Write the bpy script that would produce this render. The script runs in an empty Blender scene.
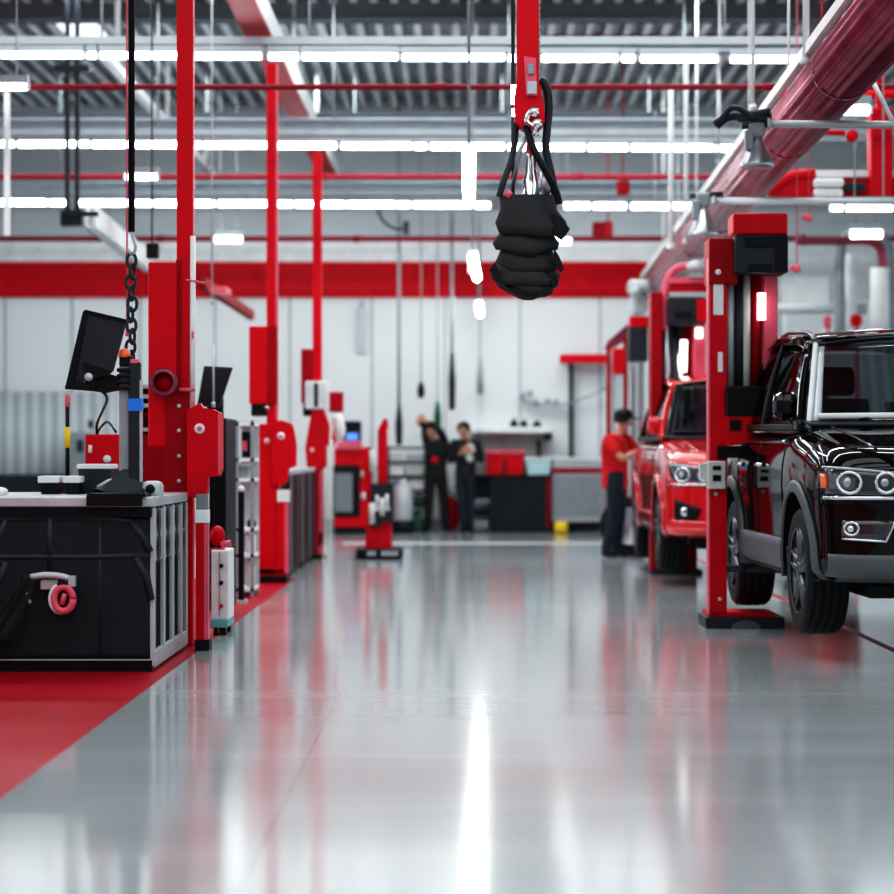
import bpy, bmesh, math, random
from mathutils import Vector, Matrix
from mathutils.bvhtree import BVHTree
random.seed(7)
PI = math.pi
sc = bpy.context.scene
C = sc.collection
F = 2200.0; VX = 465.0; VY = 452.0; HC = 1.2   # focal length in pixels, vanishing point, eye height

def W(px, py, Y):
    return Vector(((px-VX)*Y/F, Y, HC-(py-VY)*Y/F))

# ------------------------------------------------------------------ materials
def mat(name, col, rough=0.5, metal=0.0, coat=0.0, var=0.08, scale=6.0, bump=0.0, emit=None, es=0.0, trans=0.0, alpha=1.0, spec=0.5):
    m = bpy.data.materials.new(name); m.use_nodes = True
    nt = m.node_tree; n = nt.nodes; l = nt.links
    b = n['Principled BSDF']
    b.inputs['Roughness'].default_value = rough
    b.inputs['Metallic'].default_value = metal
    b.inputs['Coat Weight'].default_value = coat
    b.inputs['Coat Roughness'].default_value = 0.04
    b.inputs['Specular IOR Level'].default_value = spec
    tc = n.new('ShaderNodeTexCoord')
    nz = n.new('ShaderNodeTexNoise'); nz.inputs['Scale'].default_value = scale; nz.inputs['Detail'].default_value = 4
    l.new(tc.outputs['Object'], nz.inputs['Vector'])
    rp = n.new('ShaderNodeValToRGB')
    c = list(col)+[1]
    rp.color_ramp.elements[0].position = .3; rp.color_ramp.elements[1].position = .7
    rp.color_ramp.elements[0].color = [x*(1-var) for x in col]+[1]
    rp.color_ramp.elements[1].color = [min(1, x*(1+var)) for x in col]+[1]
    l.new(nz.outputs['Fac'], rp.inputs['Fac']); l.new(rp.outputs['Color'], b.inputs['Base Color'])
    if bump:
        bp = n.new('ShaderNodeBump'); bp.inputs['Strength'].default_value = bump; bp.inputs['Distance'].default_value = .01
        n2 = n.new('ShaderNodeTexNoise'); n2.inputs['Scale'].default_value = scale*25
        l.new(tc.outputs['Object'], n2.inputs['Vector']); l.new(n2.outputs['Fac'], bp.inputs['Height']); l.new(bp.outputs['Normal'], b.inputs['Normal'])
    if emit:
        b.inputs['Emission Color'].default_value = list(emit)+[1]; b.inputs['Emission Strength'].default_value = es
    if trans:
        b.inputs['Transmission Weight'].default_value = trans
    return m

M = {}
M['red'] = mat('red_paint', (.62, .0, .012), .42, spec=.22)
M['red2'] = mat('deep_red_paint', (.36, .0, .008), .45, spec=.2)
M['red_pipe'] = mat('red_pipe_paint', (.27, .005, .02), .45, spec=.25)
M['maroon'] = mat('maroon_duct_paint', (.27, .045, .08), .28, metal=.45, var=.4, scale=2.2)
M['pink'] = mat('faded_red', (.75, .12, .18), .4)
M['white'] = mat('white_paint', (.80, .82, .82), .45)
M['offwhite'] = mat('offwhite_plastic', (.62, .62, .60), .5)
M['lgrey'] = mat('light_grey_metal', (.50, .53, .55), .4, metal=.2)
M['grey'] = mat('grey_metal', (.25, .27, .29), .4, metal=.4)
M['mgrey'] = mat('mid_grey_paint', (.30, .33, .35), .5)
M['dgrey'] = mat('dark_grey_metal', (.03, .036, .045), .45, metal=.2, spec=.3)
M['black'] = mat('black_plastic', (.006, .007, .009), .45, spec=.25)
M['blackp'] = mat('textured_black_panel', (.014, .019, .024), .6, bump=.5, scale=9, spec=.3)
M['rubber'] = mat('black_rubber', (.010, .010, .012), .65, bump=.2, spec=.3)
M['bellow'] = mat('matt_bellow_rubber', (.04, .04, .042), .75, spec=.25)
M['chrome'] = mat('polished_chrome', (.75, .77, .8), .12, metal=1)
M['steel'] = mat('brushed_steel', (.45, .47, .5), .3, metal=.8)
M['blue'] = mat('blue_band', (.02, .22, .75), .4)
M['yellow'] = mat('yellow_plastic', (.85, .55, .02), .4)
M['orange'] = mat('orange_lens', (.75, .14, .04), .3, emit=(1, .25, .08), es=.12)
M['teal'] = mat('teal_plastic', (.15, .42, .45), .5)
M['cyan'] = mat('pale_cyan_plastic', (.55, .75, .78), .5)
M['green'] = mat('dark_green_plastic', (.01, .10, .05), .5)
M['bluescreen'] = mat('blue_screen', (.02, .04, .12), .3, emit=(.15, .35, 1), es=1.0)
M['screen'] = mat('dark_screen', (.02, .024, .03), .2)
M['tube'] = mat('lit_tube', (1, 1, 1), .5, emit=(.95, .99, 1), es=13)
M['worklamp'] = mat('work_lamp', (.9, .9, .9), .5, emit=(1, .95, .93), es=2.5)
M['tubehot'] = mat('bright_lit_tube', (1, 1, 1), .5, emit=(.97, 1, 1), es=28)
M['skin'] = mat('skin', (.55, .28, .19), .55)
M['hair'] = mat('dark_hair', (.012, .009, .008), .6)
M['shirt_red'] = mat('red_shirt_cloth', (.65, .008, .015), .8, bump=.2)
M['cloth_black'] = mat('black_cloth', (.012, .013, .016), .85, bump=.2)
M['denim'] = mat('dark_denim', (.012, .017, .032), .85, bump=.3)
M['shoe'] = mat('shoe_leather', (.01, .01, .012), .5)
M['wallw'] = mat('white_wall_panel', (.74, .77, .78), .6, var=.03, scale=.6)
M['wallg'] = mat('grey_wall_panel', (.52, .55, .57), .65, var=.05, scale=.6)
M['beam'] = mat('grey_beam', (.26, .29, .32), .5, metal=.1)
M['dbeam'] = mat('dark_beam', (.17, .19, .21), .5, metal=.2)
M['paintblack'] = mat('black_car_paint', (.003, .003, .004), .12, coat=.9, var=.0, spec=.0)
M['paintred'] = mat('red_car_paint', (.62, .006, .012), .2, coat=1.0, var=.0)
M['clad'] = mat('grey_cladding', (.10, .11, .12), .45)
M['rim'] = mat('dark_alloy', (.13, .14, .155), .3, metal=.7)
M['lens'] = mat('dark_lamp_lens', (.03, .03, .035), .05, coat=1)

def glass_mat(name, col, a, k=.4):
    m = bpy.data.materials.new(name); m.use_nodes = True
    nt = m.node_tree; n = nt.nodes; l = nt.links
    for x in list(n): n.remove(x)
    out = n.new('ShaderNodeOutputMaterial'); mx = n.new('ShaderNodeMixShader'); tr = n.new('ShaderNodeBsdfTransparent'); gl = n.new('ShaderNodeBsdfGlossy')
    tr.inputs['Color'].default_value = list(col)+[1]; gl.inputs['Roughness'].default_value = .03; gl.inputs['Color'].default_value = (.9, .95, 1, 1)
    lw = n.new('ShaderNodeLayerWeight'); lw.inputs['Blend'].default_value = .35
    mm = n.new('ShaderNodeMath'); mm.operation = 'MULTIPLY_ADD'; mm.inputs[1].default_value = k; mm.inputs[2].default_value = a
    l.new(lw.outputs['Fresnel'], mm.inputs[0]); l.new(mm.outputs[0], mx.inputs['Fac'])
    l.new(tr.outputs[0], mx.inputs[1]); l.new(gl.outputs[0], mx.inputs[2]); l.new(mx.outputs[0], out.inputs['Surface'])
    return m
M['glass'] = glass_mat('car_glass', (.62, .66, .67), .03, .12)
M['sideglass'] = glass_mat('tinted_side_glass', (.12, .14, .15), .1)
M['windowglass'] = glass_mat('window_glass', (.95, .97, .98), .03)  # glass of the unseen side glazing added to let in sky light

def ribbed(name, ca, cb, wl, rough=.5):
    m = mat(name, ca, rough, var=0)
    n = m.node_tree.nodes; l = m.node_tree.links
    tc = n.new('ShaderNodeTexCoord'); wv = n.new('ShaderNodeTexWave'); wv.inputs['Scale'].default_value = wl
    wv.bands_direction = 'X'; wv.inputs['Distortion'].default_value = .3
    rp = n.new('ShaderNodeValToRGB'); rp.color_ramp.elements[0].color = list(ca)+[1]; rp.color_ramp.elements[1].color = list(cb)+[1]
    l.new(tc.outputs['Object'], wv.inputs['Vector']); l.new(wv.outputs['Fac'], rp.inputs['Fac'])
    l.new(rp.outputs['Color'], n['Principled BSDF'].inputs['Base Color'])
    return m

def floor_mat(name, ca, cb, rough, bumpy, spec=.6, seam=False):
    m = bpy.data.materials.new(name); m.use_nodes = True
    n = m.node_tree.nodes; l = m.node_tree.links; b = n['Principled BSDF']
    tc = n.new('ShaderNodeTexCoord')
    mp = n.new('ShaderNodeMapping'); mp.inputs['Scale'].default_value = (.25, 1.3, 1)
    l.new(tc.outputs['Object'], mp.inputs['Vector'])
    nz = n.new('ShaderNodeTexNoise'); nz.inputs['Scale'].default_value = 1.1; nz.inputs['Detail'].default_value = 7; nz.inputs['Roughness'].default_value = .6
    l.new(mp.outputs[0], nz.inputs['Vector'])
    rp = n.new('ShaderNodeValToRGB'); rp.color_ramp.elements[0].position = .3; rp.color_ramp.elements[1].position = .7
    rp.color_ramp.elements[0].color = list(ca)+[1]; rp.color_ramp.elements[1].color = list(cb)+[1]
    l.new(nz.outputs['Fac'], rp.inputs['Fac'])
    colout = rp.outputs['Color']
    if seam:
        br = n.new('ShaderNodeTexBrick'); br.offset = 0; br.inputs['Scale'].default_value = 1
        br.inputs['Brick Width'].default_value = 3.0; br.inputs['Row Height'].default_value = 3.0; br.inputs['Mortar Size'].default_value = .006
        br.inputs['Color1'].default_value = (1, 1, 1, 1); br.inputs['Color2'].default_value = (.93, .94, .94, 1); br.inputs['Mortar'].default_value = (.78, .79, .8, 1)
        mp2 = n.new('ShaderNodeMapping'); mp2.inputs['Location'].default_value = (.62, .4, 0)
        l.new(tc.outputs['Object'], mp2.inputs['Vector']); l.new(mp2.outputs[0], br.inputs['Vector'])
        mx = n.new('ShaderNodeMix'); mx.data_type = 'RGBA'; mx.blend_type = 'MULTIPLY'; mx.inputs['Factor'].default_value = 1
        l.new(colout, mx.inputs['A']); l.new(br.outputs['Color'], mx.inputs['B']); colout = mx.outputs['Result']
    l.new(colout, b.inputs['Base Color'])
    r2 = n.new('ShaderNodeMapRange'); r2.inputs['To Min'].default_value = rough*.75; r2.inputs['To Max'].default_value = rough*1.3
    l.new(nz.outputs['Fac'], r2.inputs['Value']); l.new(r2.outputs[0], b.inputs['Roughness'])
    b.inputs['Specular IOR Level'].default_value = spec
    b.inputs['Coat Weight'].default_value = .35 if seam else 0; b.inputs['Coat Roughness'].default_value = .1
    # transverse ripple of a trowelled epoxy coat
    mp3 = n.new('ShaderNodeMapping'); mp3.inputs['Scale'].default_value = (.5, 7, 1)
    l.new(tc.outputs['Object'], mp3.inputs['Vector'])
    n3 = n.new('ShaderNodeTexNoise'); n3.inputs['Scale'].default_value = 1.6; n3.inputs['Detail'].default_value = 3
    l.new(mp3.outputs[0], n3.inputs['Vector'])
    bp = n.new('ShaderNodeBump'); bp.inputs['Strength'].default_value = bumpy; bp.inputs['Distance'].default_value = .01
    l.new(n3.outputs['Fac'], bp.inputs['Height']); l.new(bp.outputs['Normal'], b.inputs['Normal']); l.new(bp.outputs['Normal'], b.inputs['Coat Normal'])
    return m
M['floor'] = floor_mat('polished_grey_floor', (.44, .47, .48), (.53, .56, .57), .125, .045, .6, True)
M['floor_red'] = floor_mat('painted_red_floor', (.33, .0, .012), (.42, .003, .02), .4, .1, .2)
M['line_red'] = mat('worn_red_line', (.55, .08, .1), .4)
M['line_white'] = mat('white_line', (.58, .6, .61), .35)
M['shutter'] = ribbed('ribbed_grey_shutter', (.40, .43, .45), (.62, .65, .67), 1.6)
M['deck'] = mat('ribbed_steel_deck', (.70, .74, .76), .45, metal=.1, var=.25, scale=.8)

# ------------------------------------------------------------------ mesh builder
class MB:
    def __init__(s): s.bm = bmesh.new(); s.mi = 0
    def _f(s, vs):
        try:
            f = s.bm.faces.new(vs); f.material_index = s.mi; f.smooth = False; return f
        except ValueError: return None
    def m(s, i): s.mi = i; return s
    def box(s, a, b, bevel=0.0):
        x0, x1 = sorted((a[0], b[0])); y0, y1 = sorted((a[1], b[1])); z0, z1 = sorted((a[2], b[2]))
        vs = [s.bm.verts.new(p) for p in ((x0,y0,z0),(x1,y0,z0),(x1,y1,z0),(x0,y1,z0),(x0,y0,z1),(x1,y0,z1),(x1,y1,z1),(x0,y1,z1))]
        fs = [s._f([vs[i] for i in q]) for q in ((3,2,1,0),(4,5,6,7),(0,1,5,4),(1,2,6,5),(2,3,7,6),(3,0,4,7))]
        if bevel:
            es = list({e for f in fs for e in f.edges})
            bmesh.ops.bevel(s.bm, geom=es, offset=min(bevel, .45*min(x1-x0, y1-y0, z1-z0)), segments=2, affect='EDGES', profile=.5)
        return s
    def pbox(s, px0, py0, px1, py1, Y, d, bevel=0.0):
        a = W(px0, py0, Y); b = W(px1, py1, Y); b.y = Y+d
        return s.box(a, b, bevel)
    def ring(s, c, u, v, r, n, ph=0):
        return [s.bm.verts.new(c+u*(r*math.cos(2*PI*k/n+ph))+v*(r*math.sin(2*PI*k/n+ph))) for k in range(n)]
    def tube(s, pts, r, n=10, caps=True, smooth=True):
        pts = [Vector(p) for p in pts]; rs = r if isinstance(r, (list, tuple)) else [r]*len(pts)
        rings = []; up = None
        for i, p in enumerate(pts):
            d = (pts[min(i+1, len(pts)-1)]-pts[max(i-1, 0)]).normalized()
            if up is None: up = Vector((0, 0, 1)) if abs(d.z) < .9 else Vector((1, 0, 0))
            u = d.cross(up)
            if u.length < 1e-4: u = d.orthogonal()
            u.normalize(); v = u.cross(d).normalized(); up = v
            rings.append(s.ring(p, u, v, rs[i], n))
        for a, b in zip(rings, rings[1:]):
            for k in range(n):
                f = s._f([a[k], a[(k+1) % n], b[(k+1) % n], b[k]])
                if f and smooth: f.smooth = True
        if caps: s._f(rings[0][::-1]); s._f(rings[-1])
        return s
    def lathe(s, prof, c, axis='z', n=24, smooth=True, ring=False):
        c = Vector(c); rings = []
        ax = {'x': (Vector((0,1,0)), Vector((0,0,1)), Vector((1,0,0))), 'y': (Vector((0,0,1)), Vector((1,0,0)), Vector((0,1,0))), 'z': (Vector((1,0,0)), Vector((0,1,0)), Vector((0,0,1)))}[axis]
        for r, h in prof: rings.append(s.ring(c+ax[2]*h, ax[0], ax[1], max(r, 1e-4), n))
        for a, b in zip(rings, rings[1:]):
            for k in range(n):
                f = s._f([a[k], a[(k+1) % n], b[(k+1) % n], b[k]])
                if f and smooth: f.smooth = True
        if not ring: s._f(rings[0][::-1]); s._f(rings[-1])
        return s
    def prism(s, poly, dvec):
        a = [s.bm.verts.new(Vector(p)) for p in poly]; d = Vector(dvec); b = [s.bm.verts.new(Vector(p)+d) for p in poly]
        n = len(a)
        s._f(a[::-1]); s._f(b)
        for k in range(n): s._f([a[k], a[(k+1) % n], b[(k+1) % n], b[k]])
        return s
    def pprism(s, pts, Y, d):
        return s.prism([W(x, y, Y) for x, y in pts], (0, d, 0))
    def ball(s, c, r, n=16, sc3=(1,1,1)):
        prof = [(math.sin(PI*k/10), -math.cos(PI*k/10)) for k in range(11)]
        rings = []
        c = Vector(c)
        for rr, h in prof:
            rings.append([s.bm.verts.new(c+Vector((max(rr,1e-3)*r*sc3[0]*math.cos(2*PI*k/n), max(rr,1e-3)*r*sc3[1]*math.sin(2*PI*k/n), h*r*sc3[2]))) for k in range(n)])
        for a, b in zip(rings, rings[1:]):
            for k in range(n):
                f = s._f([a[k], a[(k+1) % n], b[(k+1) % n], b[k]])
                if f: f.smooth = True
        s._f(rings[0][::-1]); s._f(rings[-1])
        return s
    def grid(s, fn, nu, nv, thick=0.0, smooth=True):
        g = [[s.bm.verts.new(Vector(fn(i/nu, j/nv))) for j in range(nv+1)] for i in range(nu+1)]
        for i in range(nu):
            for j in range(nv):
                f = s._f([g[i][j], g[i+1][j], g[i+1][j+1], g[i][j+1]])
                if f and smooth: f.smooth = True
        return s
    def build(s, name, mats, parent=None, smooth=None, thick=0.0, recalc=True):
        if recalc: bmesh.ops.recalc_face_normals(s.bm, faces=s.bm.faces[:])
        me = bpy.data.meshes.new(name); off = Vector((0, 0, 0)); p = parent
        while p is not None: off += p.location; p = p.parent
        for v in s.bm.verts: v.co -= off
        s.bm.to_mesh(me); s.bm.free()
        for x in (mats if isinstance(mats, (list, tuple)) else [mats]): me.materials.append(M[x] if isinstance(x, str) else x)
        o = bpy.data.objects.new(name, me); C.objects.link(o); o.parent = parent
        if thick:
            md = o.modifiers.new('solid', 'SOLIDIFY'); md.thickness = thick; md.offset = 0
        return o

def tag(o, label=None, cat=None, group=None, kind=None):
    if label: o['label'] = label
    if cat: o['category'] = cat
    if group: o['group'] = group
    if kind: o['kind'] = kind
    return o
def thing(name, label, cat, loc=(0,0,0), group=None):
    o = bpy.data.objects.new(name, None); C.objects.link(o); o.location = loc; o.empty_display_size = .2
    return tag(o, label, cat, group)
def single(mb, name, mats, label, cat, group=None, origin=None):
    o = mb.build(name, mats); 
    me = o.data
    xs = [v.co for v in me.vertices]
    c = Vector((sum(v.x for v in xs)/len(xs), sum(v.y for v in xs)/len(xs), min(v.z for v in xs)))
    me.transform(Matrix.Translation(-c)); o.location = c
    return tag(o, label, cat, group)
def struct(mb, name, mats, parent=None):
    o = mb.build(name, mats, parent)
    if parent is None: o['kind'] = 'structure'
    return o
def dup(root, d, label=None, group=None):
    def cp(o, par):
        c = o.copy(); C.objects.link(c); c.parent = par
        for k in o.children: cp(k, c)
        return c
    r = cp(root, None); r.location = root.location+Vector(d)
    if label: r['label'] = label
    if group: r['group'] = group
    return r
def curve_pts(ctrl, n=24):
    P = [Vector(p) for p in ctrl]; P = [P[0]*2-P[1]]+P+[P[-1]*2-P[-2]]; out = []
    segs = len(P)-3
    for i in range(segs):
        p0, p1, p2, p3 = P[i:i+4]
        m = max(2, n//segs)
        for k in range(m):
            t = k/m
            out.append(.5*((2*p1)+(p2-p0)*t+(2*p0-5*p1+4*p2-p3)*t*t+(3*p1-p0-3*p2+p3)*t**3))
    out.append(P[-2]); return out

# ------------------------------------------------------------------ the shell
WALL = 33.8; XL = -11.0; XR = 11.5; YB = -6.0; ZR = 6.5
b = MB(); b.box((-1.61, YB, -.2), (XR, WALL, 0)); struct(b, 'floor', 'floor')
b = MB(); b.box((XL, YB, -.2), (-1.61, 20.9, 0)); struct(b, 'floor_red_zone', 'floor_red')
b = MB(); b.box((XL, 20.9, -.2), (-1.61, WALL, 0)); struct(b, 'floor_back_left', 'floor')
b = MB(); b.box((2.57, 6, .0), (2.62, 30, .002)); struct(b, 'trim_1', 'line_red')
b = MB(); b.box((-1.6, 28.6, .0), (2.6, 29.3, .002)); struct(b, 'trim_2', 'line_white')
# back wall in horizontal courses with panel seams
b = MB(); b.box((XL, WALL, 0), (XR, WALL+.3, 3.57)); struct(b, 'wall_back', 'wallw')
b = MB(); b.box((XL, WALL, 4.12), (XR, WALL+.3, ZR+.2)); struct(b, 'wall_back_upper', 'wallg')
b = MB(); b.box((XL, WALL-.04, 3.57), (2.8, WALL+.3, 4.12)); struct(b, 'trim_3', 'red')
b = MB(); b.box((2.8, WALL, 3.57), (XR, WALL+.3, 4.12)); struct(b, 'wall_back_right', 'wallw')
b = MB(); b.box((XL, WALL-.05, 4.12), (XR, WALL, 4.45)); struct(b, 'trim_4', 'white')
b = MB()
for px in (-60, 5, 72, 140, 215, 290, 372, 445, 520, 600, 690, 780): 
    x = (px-VX)/65.1; b.box((x-.012, WALL-.015, 0), (x+.012, WALL, 3.57))
struct(b, 'trim_5', 'mgrey')
b = MB(); b.box((XL, WALL-.03, 0), (XR, WALL, .18)); struct(b, 'baseboard_back', 'mgrey')
# side walls: low solid course, tall unseen glazing added to let in sky light
for sx, nm, x0, x1 in ((-1, 'left', XL-.25, XL), (1, 'right', XR, XR+.25)):
    b = MB(); b.box((x0, YB, 0), (x1, WALL+.3, 1.6)); b.box((x0, YB, 5.2), (x1, WALL+.3, ZR+.2))
    for k in range(9):
        y = YB+k*(WALL-YB)/8; b.box((x0, y-.25, 1.6), (x1, y+.25, 5.2))
    struct(b, 'wall_'+nm, 'wallw')
    for k in range(8):
        y0 = YB+k*(WALL-YB)/8+.25; y1 = YB+(k+1)*(WALL-YB)/8-.25; xm = (x0+x1)/2
        b = MB(); b.box((xm-.01, y0, 1.6), (xm+.01, y1, 5.2)); w = struct(b, 'window_%d' % (k+1+(8 if sx > 0 else 0)), 'windowglass')
        b = MB()
        for t in (0, .33, .66, 1): y = y0+t*(y1-y0); b.box((xm-.04, y-.04, 1.6), (xm+.04, y+.04, 5.2))
        b.box((xm-.04, y0, 3.3), (xm+.04, y1, 3.38)); b.build('window_frame', 'mgrey', w)
b = MB(); b.box((XL-.3, YB-.3, 0), (XR+.3, YB, ZR+.2)); struct(b, 'wall_front', 'wallg')  # unseen wall behind the camera, added to cut white reflections and washout
# corrugated roof deck with ribs running down the hall
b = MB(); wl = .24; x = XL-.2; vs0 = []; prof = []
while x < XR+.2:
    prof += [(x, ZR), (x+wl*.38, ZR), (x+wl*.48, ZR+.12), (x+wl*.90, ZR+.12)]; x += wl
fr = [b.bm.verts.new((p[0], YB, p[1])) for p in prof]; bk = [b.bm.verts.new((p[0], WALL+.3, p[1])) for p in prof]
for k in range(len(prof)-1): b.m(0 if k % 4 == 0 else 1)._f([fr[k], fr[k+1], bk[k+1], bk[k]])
M['deck_recess'] = mat('ribbed_deck_recess', (.34, .37, .39), .5, var=.3, scale=.8)  # darker copy of the deck, paints shade into rib sides and tops
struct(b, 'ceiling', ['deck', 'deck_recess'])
b = MB(); b.box((XL-.3, YB, ZR+.16), (XR+.3, WALL+.3, ZR+.26)); struct(b, 'ceiling_slab', 'lgrey')

b = MB(); b.box((-5.05, 26.3, ZR-.02), (-4.55, 29.0, ZR)); M['sky'] = mat('skylight', (.9,.9,.9), .5, emit=(.9,.97,1), es=1.1); struct(b, 'window_17', 'sky')
# roof steel across the hall
n = 0
def cross_beam(Y, z0, z1, m, w=.2):
    b = MB(); t = .035
    b.box((XL, Y-w/2, z0), (XR, Y+w/2, z0+t)); b.box((XL, Y-w/2, z1-t), (XR, Y+w/2, z1)); b.box((XL, Y-.02, z0), (XR, Y+.02, z1))
    return b.build('roof_beam', m)
for Y, z0, z1, m, lab in (
        (26.0, 6.28, 6.55, 'dbeam', 'dark steel roof beam at the very top of the view'),
        (21.9, 5.17, 5.28, 'beam', 'thin grey beam above the nearest light row'),
        (28.2, 5.22, 5.54, 'beam', 'grey roof beam just below the ribbed roof deck'),
        (33.2, 5.13, 5.32, 'dbeam', 'farthest grey beam in front of the upper back wall'),
        (30.4, 4.74, 4.94, 'beam', 'grey beam above the farthest light row'),
        (25.6, 4.80, 5.08, 'beam', 'grey beam above the middle light row'),
        (31.7, 5.04, 5.14, 'dbeam', 'thin dark beam between middle and farthest light rows')):
    tag(cross_beam(Y, z0, z1, m), lab, 'beam', kind='structure')
# beams running down the hall
def long_beam(ratio, H, Y0, Y1, w, h, m, m2, name, lab):
    x = ratio*H; z = HC+H
    b = MB(); b.box((x-w/2, Y0, z+.02), (x+w/2, Y1, z+h))
    y = Y0+1
    while y < Y1: b.tube([(x, y, z+h), (x, y, ZR)], .03, 6); y += 4
    r = b.build(name, m); tag(r, lab, 'beam', kind='structure')
    b = MB(); b.box((x-w/2-.02, Y0, z-.01), (x+w/2-.01, Y1, z+.02)); b.build('lower_flange', m2, r)
    return r
long_beam(-.493, 4.1, 17.0, WALL, .24, .26, 'white', 'red2', 'girder', 'white girder with a red flange running down the hall')
long_beam(-.917, 4.1, 22.8, WALL, .06, .09, 'white', 'lgrey', 'girder', 'narrow white girder left of the red flanged girder')

# sprinkler pipes across the hall
def xpipe(Y, z, r, m, lab, x0=XL, x1=XR):
    b = MB(); b.tube([(x0, Y, z), (x1, Y, z)], r, 10)
    x = x0+.7
    while x < x1: b.tube([(x-.06, Y, z), (x+.06, Y, z)], r*1.35, 10); x += 2.9
    o = b.build('sprinkler_pipe', m); tag(o, lab, 'pipe'); return o
xpipe(19.3, W(0, 87, 19.3).z, .026, 'red_pipe', 'nearest red sprinkler pipe across the hall', W(28, 0, 19.3).x)
xpipe(25.5, W(0, 177, 25.5).z, .030, 'red_pipe', 'middle red sprinkler pipe below the second light row')
xpipe(32.6, W(0, 239, 32.6).z, .040, 'red_pipe', 'farthest red sprinkler pipe just above the red wall band')
xpipe(28.0, W(0, 37, 28).z, .035, 'red_pipe', 'short maroon pipe high under the roof deck right of centre', W(545, 0, 28).x, W(815, 0, 28).x)

# strip lights in three rows
def strip(px0, px1, py, Y, th, grp, lab, mt='tube', name='strip_light', top=None):
    yy = py+px0*.006
    a = W(px0, yy, Y); c = W(px1, yy, Y); r = .74*th*Y/F/2
    t = thing(name, lab, 'light', ((a.x+c.x)/2, Y, a.z), grp)
    b = MB(); b.tube([(a.x+.01, Y, a.z), (c.x-.01, Y, a.z)], r, 10); b.build('tube', mt, t)
    b = MB(); b.box((a.x-.005, Y-.04, a.z+r*.9), (c.x+.005, Y+.06, a.z+r*.9+.07)); b.build('housing', 'mgrey', t)
    b = MB()
    for x in (a.x, c.x): b.box((x-.012, Y-.03, a.z-r*.8), (x+.012, Y+.03, a.z+r))
    b.build('end_cap', 'offwhite', t)
    zt = a.z+r*.9+.06
    for x in ((a.x*.8+c.x*.2), (a.x*.2+c.x*.8)):
        b = MB(); b.box((x-.006, Y, zt), (x+.006, Y+.012, top if top else ZR)); b.build('suspension', 'mgrey', t)
    return t
rows = [
 (55, 21.2, 8.5, 'strip lights in the nearest row', 'white tube of the nearest overhead light row',
  [(-60,-4),(0,84),(87,97),(100,180),(190,262),(268,299),(302,398),(402,505),(508,517),(541,618),(621,635),(640,718),(730,803)]),
 (144, 25.1, 8.0, 'strip lights in the middle row', 'white tube of the middle overhead light row',
  [(-60,-4),(0,15),(18,90),(92,133),(135,180),(190,202),(204,270),(274,337),(341,412),(414,427),(430,505),(508,546),(548,585),(588,628),(631,713),(715,740)]),
 (202.5, 29.9, 7.5, 'strip lights in the farthest row', 'white tube of the farthest overhead light row',
  [(-60,-4),(0,47),(49,69),(79,133),(135,152),(154,180),(190,215),(218,269),(274,293),(295,315),(317,345),(347,395),(397,410),(413,473),(475,490),(564,590),(593,626),(631,692),(830,860)]),
]
for py, Y, th, grp, lab, segs in rows:
    for s0, s1 in segs: strip(s0, s1, py, Y, th, grp, lab, top=W(0, py+2, Y).z+.12)
    b = MB(); z = W(0, py+2, Y).z; b.box((XL, Y-.05, z+.115), (XR, Y+.08, z+.19))
    for k in range(-5, 6): b.tube([(k*2+.5, Y, z+.19), (k*2+.5, Y, ZR-.01)], .012, 6)
    o = b.build('light_track', 'mgrey'); tag(o, 'grey mounting track over the '+grp.split(' the ')[1]+' of strip lights', 'track')
strip(125, 158, 176, 22.5, 8, None, 'short lit tube left of the nearest tall red column')
strip(215, 242, 238, 30.5, 8, None, 'short lit tube right of the nearest tall red column')
strip(-30, 28, 87, 19.0, 9, None, 'lit tube at the left end of the red pipe')
strip(553, 571, 238, 31.0, 8, None, 'small lit tube right of the black bellows')
strip(835, 870, 105, 16.5, 14, None, 'thick lit tube right of the maroon duct near the red post')
strip(845, 893, 203, 19, 9, None, 'lit tube below the lower grey rod on the right')
strip(850, 882, 229, 26, 11, None, 'lit tube inside the bend of the grey exhaust pipe')

# pendant tubes hung end-on down the middle of the hall
for (pa, ya, pb, yb, Ya, Yb, cab, lab) in (
        (469, 157, 469, 200, 15.7, 18.3, 150, 'largest pendant tube hanging left of the black bellows'),
        (473, 257, 477, 284, 23.6, 26.4, 240, 'middle pendant tube hanging in front of the red wall band'),
        (479, 305, 480, 323, 31.0, 33.0, 300, 'smallest pendant tube hanging against the white back wall')):
    H = 2.1
    a = W(pa, ya, Ya); c = W(pb, yb, Yb); a.z = HC+(VY-ya)*Ya/F; c.z = a.z
    t = thing('pendant_light', lab, 'light', (a.x, Ya, a.z))
    b = MB(); b.tube([a, c], .046, 12); b.build('tube', 'tubehot', t)
    b = MB(); b.box((a.x-.05, Ya+.05, a.z+.05), (a.x+.05, Yb-.05, a.z+.075)); b.build('housing', 'lgrey', t)
    for Y in (Ya+.2, Yb-.2):
        b = MB(); b.tube([(a.x+.0, Y, a.z+.07), (a.x, Y, ZR)], .012, 6); b.build('cable', 'mgrey', t)
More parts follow.
